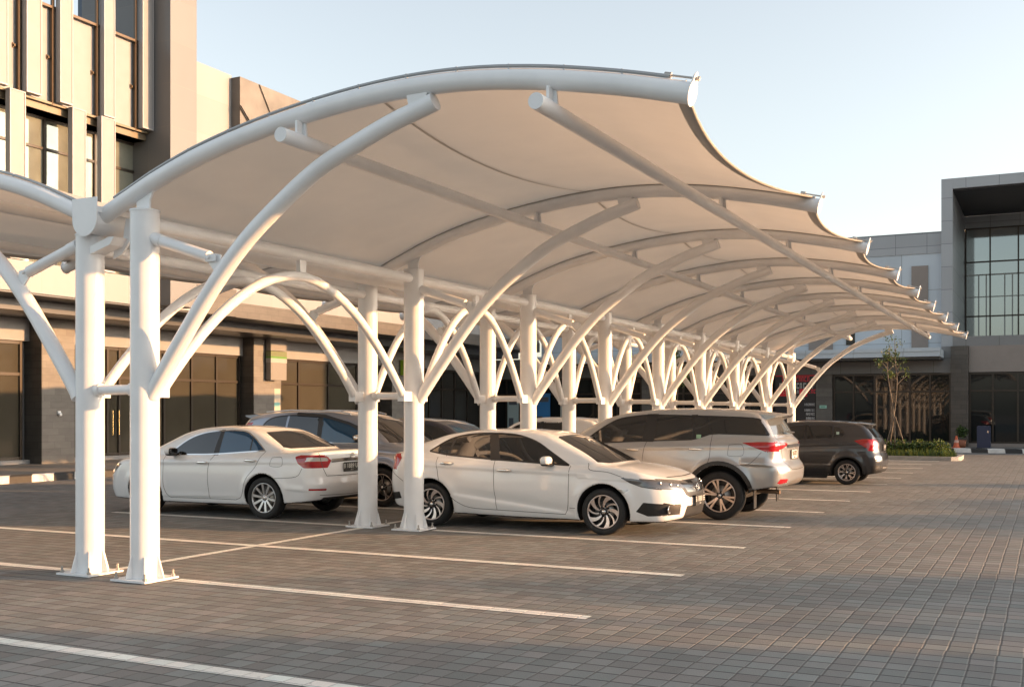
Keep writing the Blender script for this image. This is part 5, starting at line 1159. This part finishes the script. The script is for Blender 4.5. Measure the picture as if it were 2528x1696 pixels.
def brio_extra(root, B, cast, blob, objs):
    P, n = cast('s', [-.99], [1.2], 1); MB().box((-1.02, P[0, 1]-.012, 1.17), (-.955, P[0, 1]+.010, 1.235)).build("window_sticker", mat("mint_sticker", (.45, .6, .52), .5), root)
HATCH['extra'] = [hatch_extra, brio_extra]
HATCH_NAVY = hatch(M_NAVY, .03); HATCH_WHITE = hatch(M_WHITEP, .03); HATCH_WHITE['extra'] = [hatch_extra]

# --- steel blue crossover facing right behind the left sedan
top = curve2([(1.10, 1.13), (.80, 1.32), (.50, 1.475), (-.06, 1.60), (-.72, 1.64), (-1.18, 1.61), (-1.42, 1.52), (-1.58, 1.30)], 4)
bot = [(1.10, 1.125), (.3, 1.13), (-.4, 1.15), (-1.0, 1.19), (-1.45, 1.25), (-1.58, 1.295)]
gl, dlo = glass_set(top, bot, [((-.10, 1.66), (-.04, 1.0)), ((-.20, 1.66), (-.14, 1.0))], 'front_door', 'rear_door', M_BLUEGLASS, M_CGLASS, [((-.88, 1.66), (-.92, 1.0)), ((-.93, 1.66), (-.98, 1.0))], None)
CROSS = dict(SUV, paint=M_STEELP, wheels=[1.33, -1.33], rw=.352, rim=.24, ra=.415, h=.026, W=.93, wheel='multi', spokes=5,
    top=[(-2.4, 1.05), (-2.2, 1.18), (-1.2, 1.20), (-.5, 1.16), (.5, 1.13), (1.2, 1.13), (1.6, 1.10), (2.0, 1.0), (2.3, .85)],
    roof=[(1.85, 1.0), (1.5, 1.17), (.87, 1.55), (.5, 1.665), (0, 1.725), (-.8, 1.735), (-1.6, 1.69), (-1.92, 1.63), (-2.05, 1.5), (-2.25, 1.1)],
    bottom=[(-2.3, .36), (-1.2, .26), (0, .25), (1.2, .26), (2.3, .32)], nose=[(.2, 2.1), (.5, 2.25), (.8, 2.25), (1.0, 2.15), (1.2, 1.9)], tail=[(.2, -2.15), (.5, -2.28), (.8, -2.28), (1.1, -2.2), (1.4, -2.1)],
    belt=[(-2.2, 1.25), (-1.2, 1.2), (-.4, 1.14), (.5, 1.12), (1.4, 1.1)], cabw=[(-2.3, .70), (-1.8, .78), (-1.2, .82), (0, .84), (.8, .82), (1.6, .75)], zm=.7,
    crease=[([(-2.0, 1.02), (1.7, .97)], .014, .1)],
    regions=gl + [dict(k='b_pillar', n='b_pillar', p='s', poly=[(-.09, 1.66), (-.03, 1.1), (-.15, 1.1), (-.21, 1.66)], m=M_BLACK),
        dict(k='front_door', n='door', p='s', poly=[(-.14, 1.14), (-.12, .3), (.75, .28), (.92, .6), (1.12, 1.12)] + [(x+.02, z+.015) for x, z in top if x > -.15] + [(-.15, 1.625)], m=None), dict(k='rear_door', n='door', p='s', poly=[(-.14, 1.14), (-.12, .3), (-.75, .3), (-.95, .6), (-1.15, .85), (-1.2, 1.2), (-.95, 1.19), (-.93, 1.64), (-.15, 1.625)], m=None),
        dict(k='windshield', n='windshield', p='f', poly=[(0, 1.63), (.55, 1.60), (.73, 1.15), (0, 1.13)], m=M_CGLASS, split=False), dict(k='rear_glass', n='rear_window', p='r', poly=[(0, 1.6), (.55, 1.58), (.66, 1.25), (0, 1.25)], m=M_CGLASS, split=False),
        dict(k='tail', n='tail_light', p='s', poly=[(-1.75, 1.5), (-1.9, 1.5), (-2.4, 1.0), (-2.1, .98)], m=M_REDL), dict(k='headlight', n='headlight', p='s', poly=[(1.7, .95), (2.4, .9), (2.4, .75), (1.9, .8)], m=M_HEADL), dict(k='headlight', n='headlight', p='f', poly=[(.5, .9), (.95, .95), (.95, .75), (.5, .78)], m=M_HEADL),
        dict(k='grille', n='grille', p='f', poly=[(0, .95), (.48, .93), (.45, .65), (0, .62)], m=M_BLACK, split=False)],
    trims=[shut([(-.14, 1.14), (-.12, .3)], 'front_door'), dict(p='s', pts=top, w=.02, n="window_surround", m=M_BLACK, on='body', off=.003), dict(p='s', pts=[(.75, 1.40), (.5, 1.49), (-.06, 1.62), (-.72, 1.655)], w=.05, n="rain_visor", m=M_BLACK, on='body', off=.02),
        dict(p='s', pts=bot, w=.02, n="belt_moulding", m=M_CHROME, on='body', off=.003)],
    handles=[(-.02, 1.02, 'front_door', M_CHROME), (-1.05, 1.05, 'rear_door', M_CHROME)], mirror=(.86, 1.20, M_CHROME), plates=[])
def cross_extra(root, B, cast, blob, objs):
    m = MB(); vs = []
    for y in np.linspace(-.58, .58, 9):
        q = (y/.58)**2; vs += [(-1.70, y, 1.685-.03*q), (-2.13+.08*q, y, 1.665-.03*q), (-2.12+.08*q, y, 1.64-.03*q), (-1.9, y, 1.60-.03*q)]
    m.add(vs, [(4*i+j, 4*i+(j+1) % 4, 4*i+4+(j+1) % 4, 4*i+4+j) for i in range(8) for j in range(4)] + [(0, 1, 2, 3), (32, 33, 34, 35)]); m.build("roof_spoiler", M_STEELP, root)
    for s in (-1, 1): MB().tube([(.45, s*.60, 1.66), (.2, s*.60, 1.715), (-.9, s*.60, 1.735), (-1.5, s*.60, 1.70)], .014, 8).build("roof_rail", M_ALLOY, root)
CROSS['extra'] = [cross_extra]

build_car(SEDAN_A, (-6.945, 14.90), 0, "white sedan facing right with dark swirl alloys, nearest the camera in the right parking row")
build_car(SEDAN_B, (-12.64, 14.60), math.pi, "white sedan facing left seen from its tail, black number plate, silver ten-spoke wheels")
build_car(SUV, (-6.07, 17.68), math.pi, "silver beige SUV with black window band and roof spoiler, tail to the driveway")
build_car(HATCH, (-5.48, 26.93), math.pi, "dark graphite hatchback parked farthest right with bright red tail lamp")
build_car(CROSS, (-12.10, 17.28), 0, "steel blue crossover with chrome mirror facing right behind the left white sedan")
build_car(HATCH_NAVY, (-11.75, 20.1), 0, "navy blue car whose dark roof shows above the white sedan's rear window").scale = (1.05,)*3
build_car(HATCH_WHITE, (-11.6, 25.2), math.pi, "white hatchback far back between columns, only roof and rear pillar showing").scale = (1.05,)*3
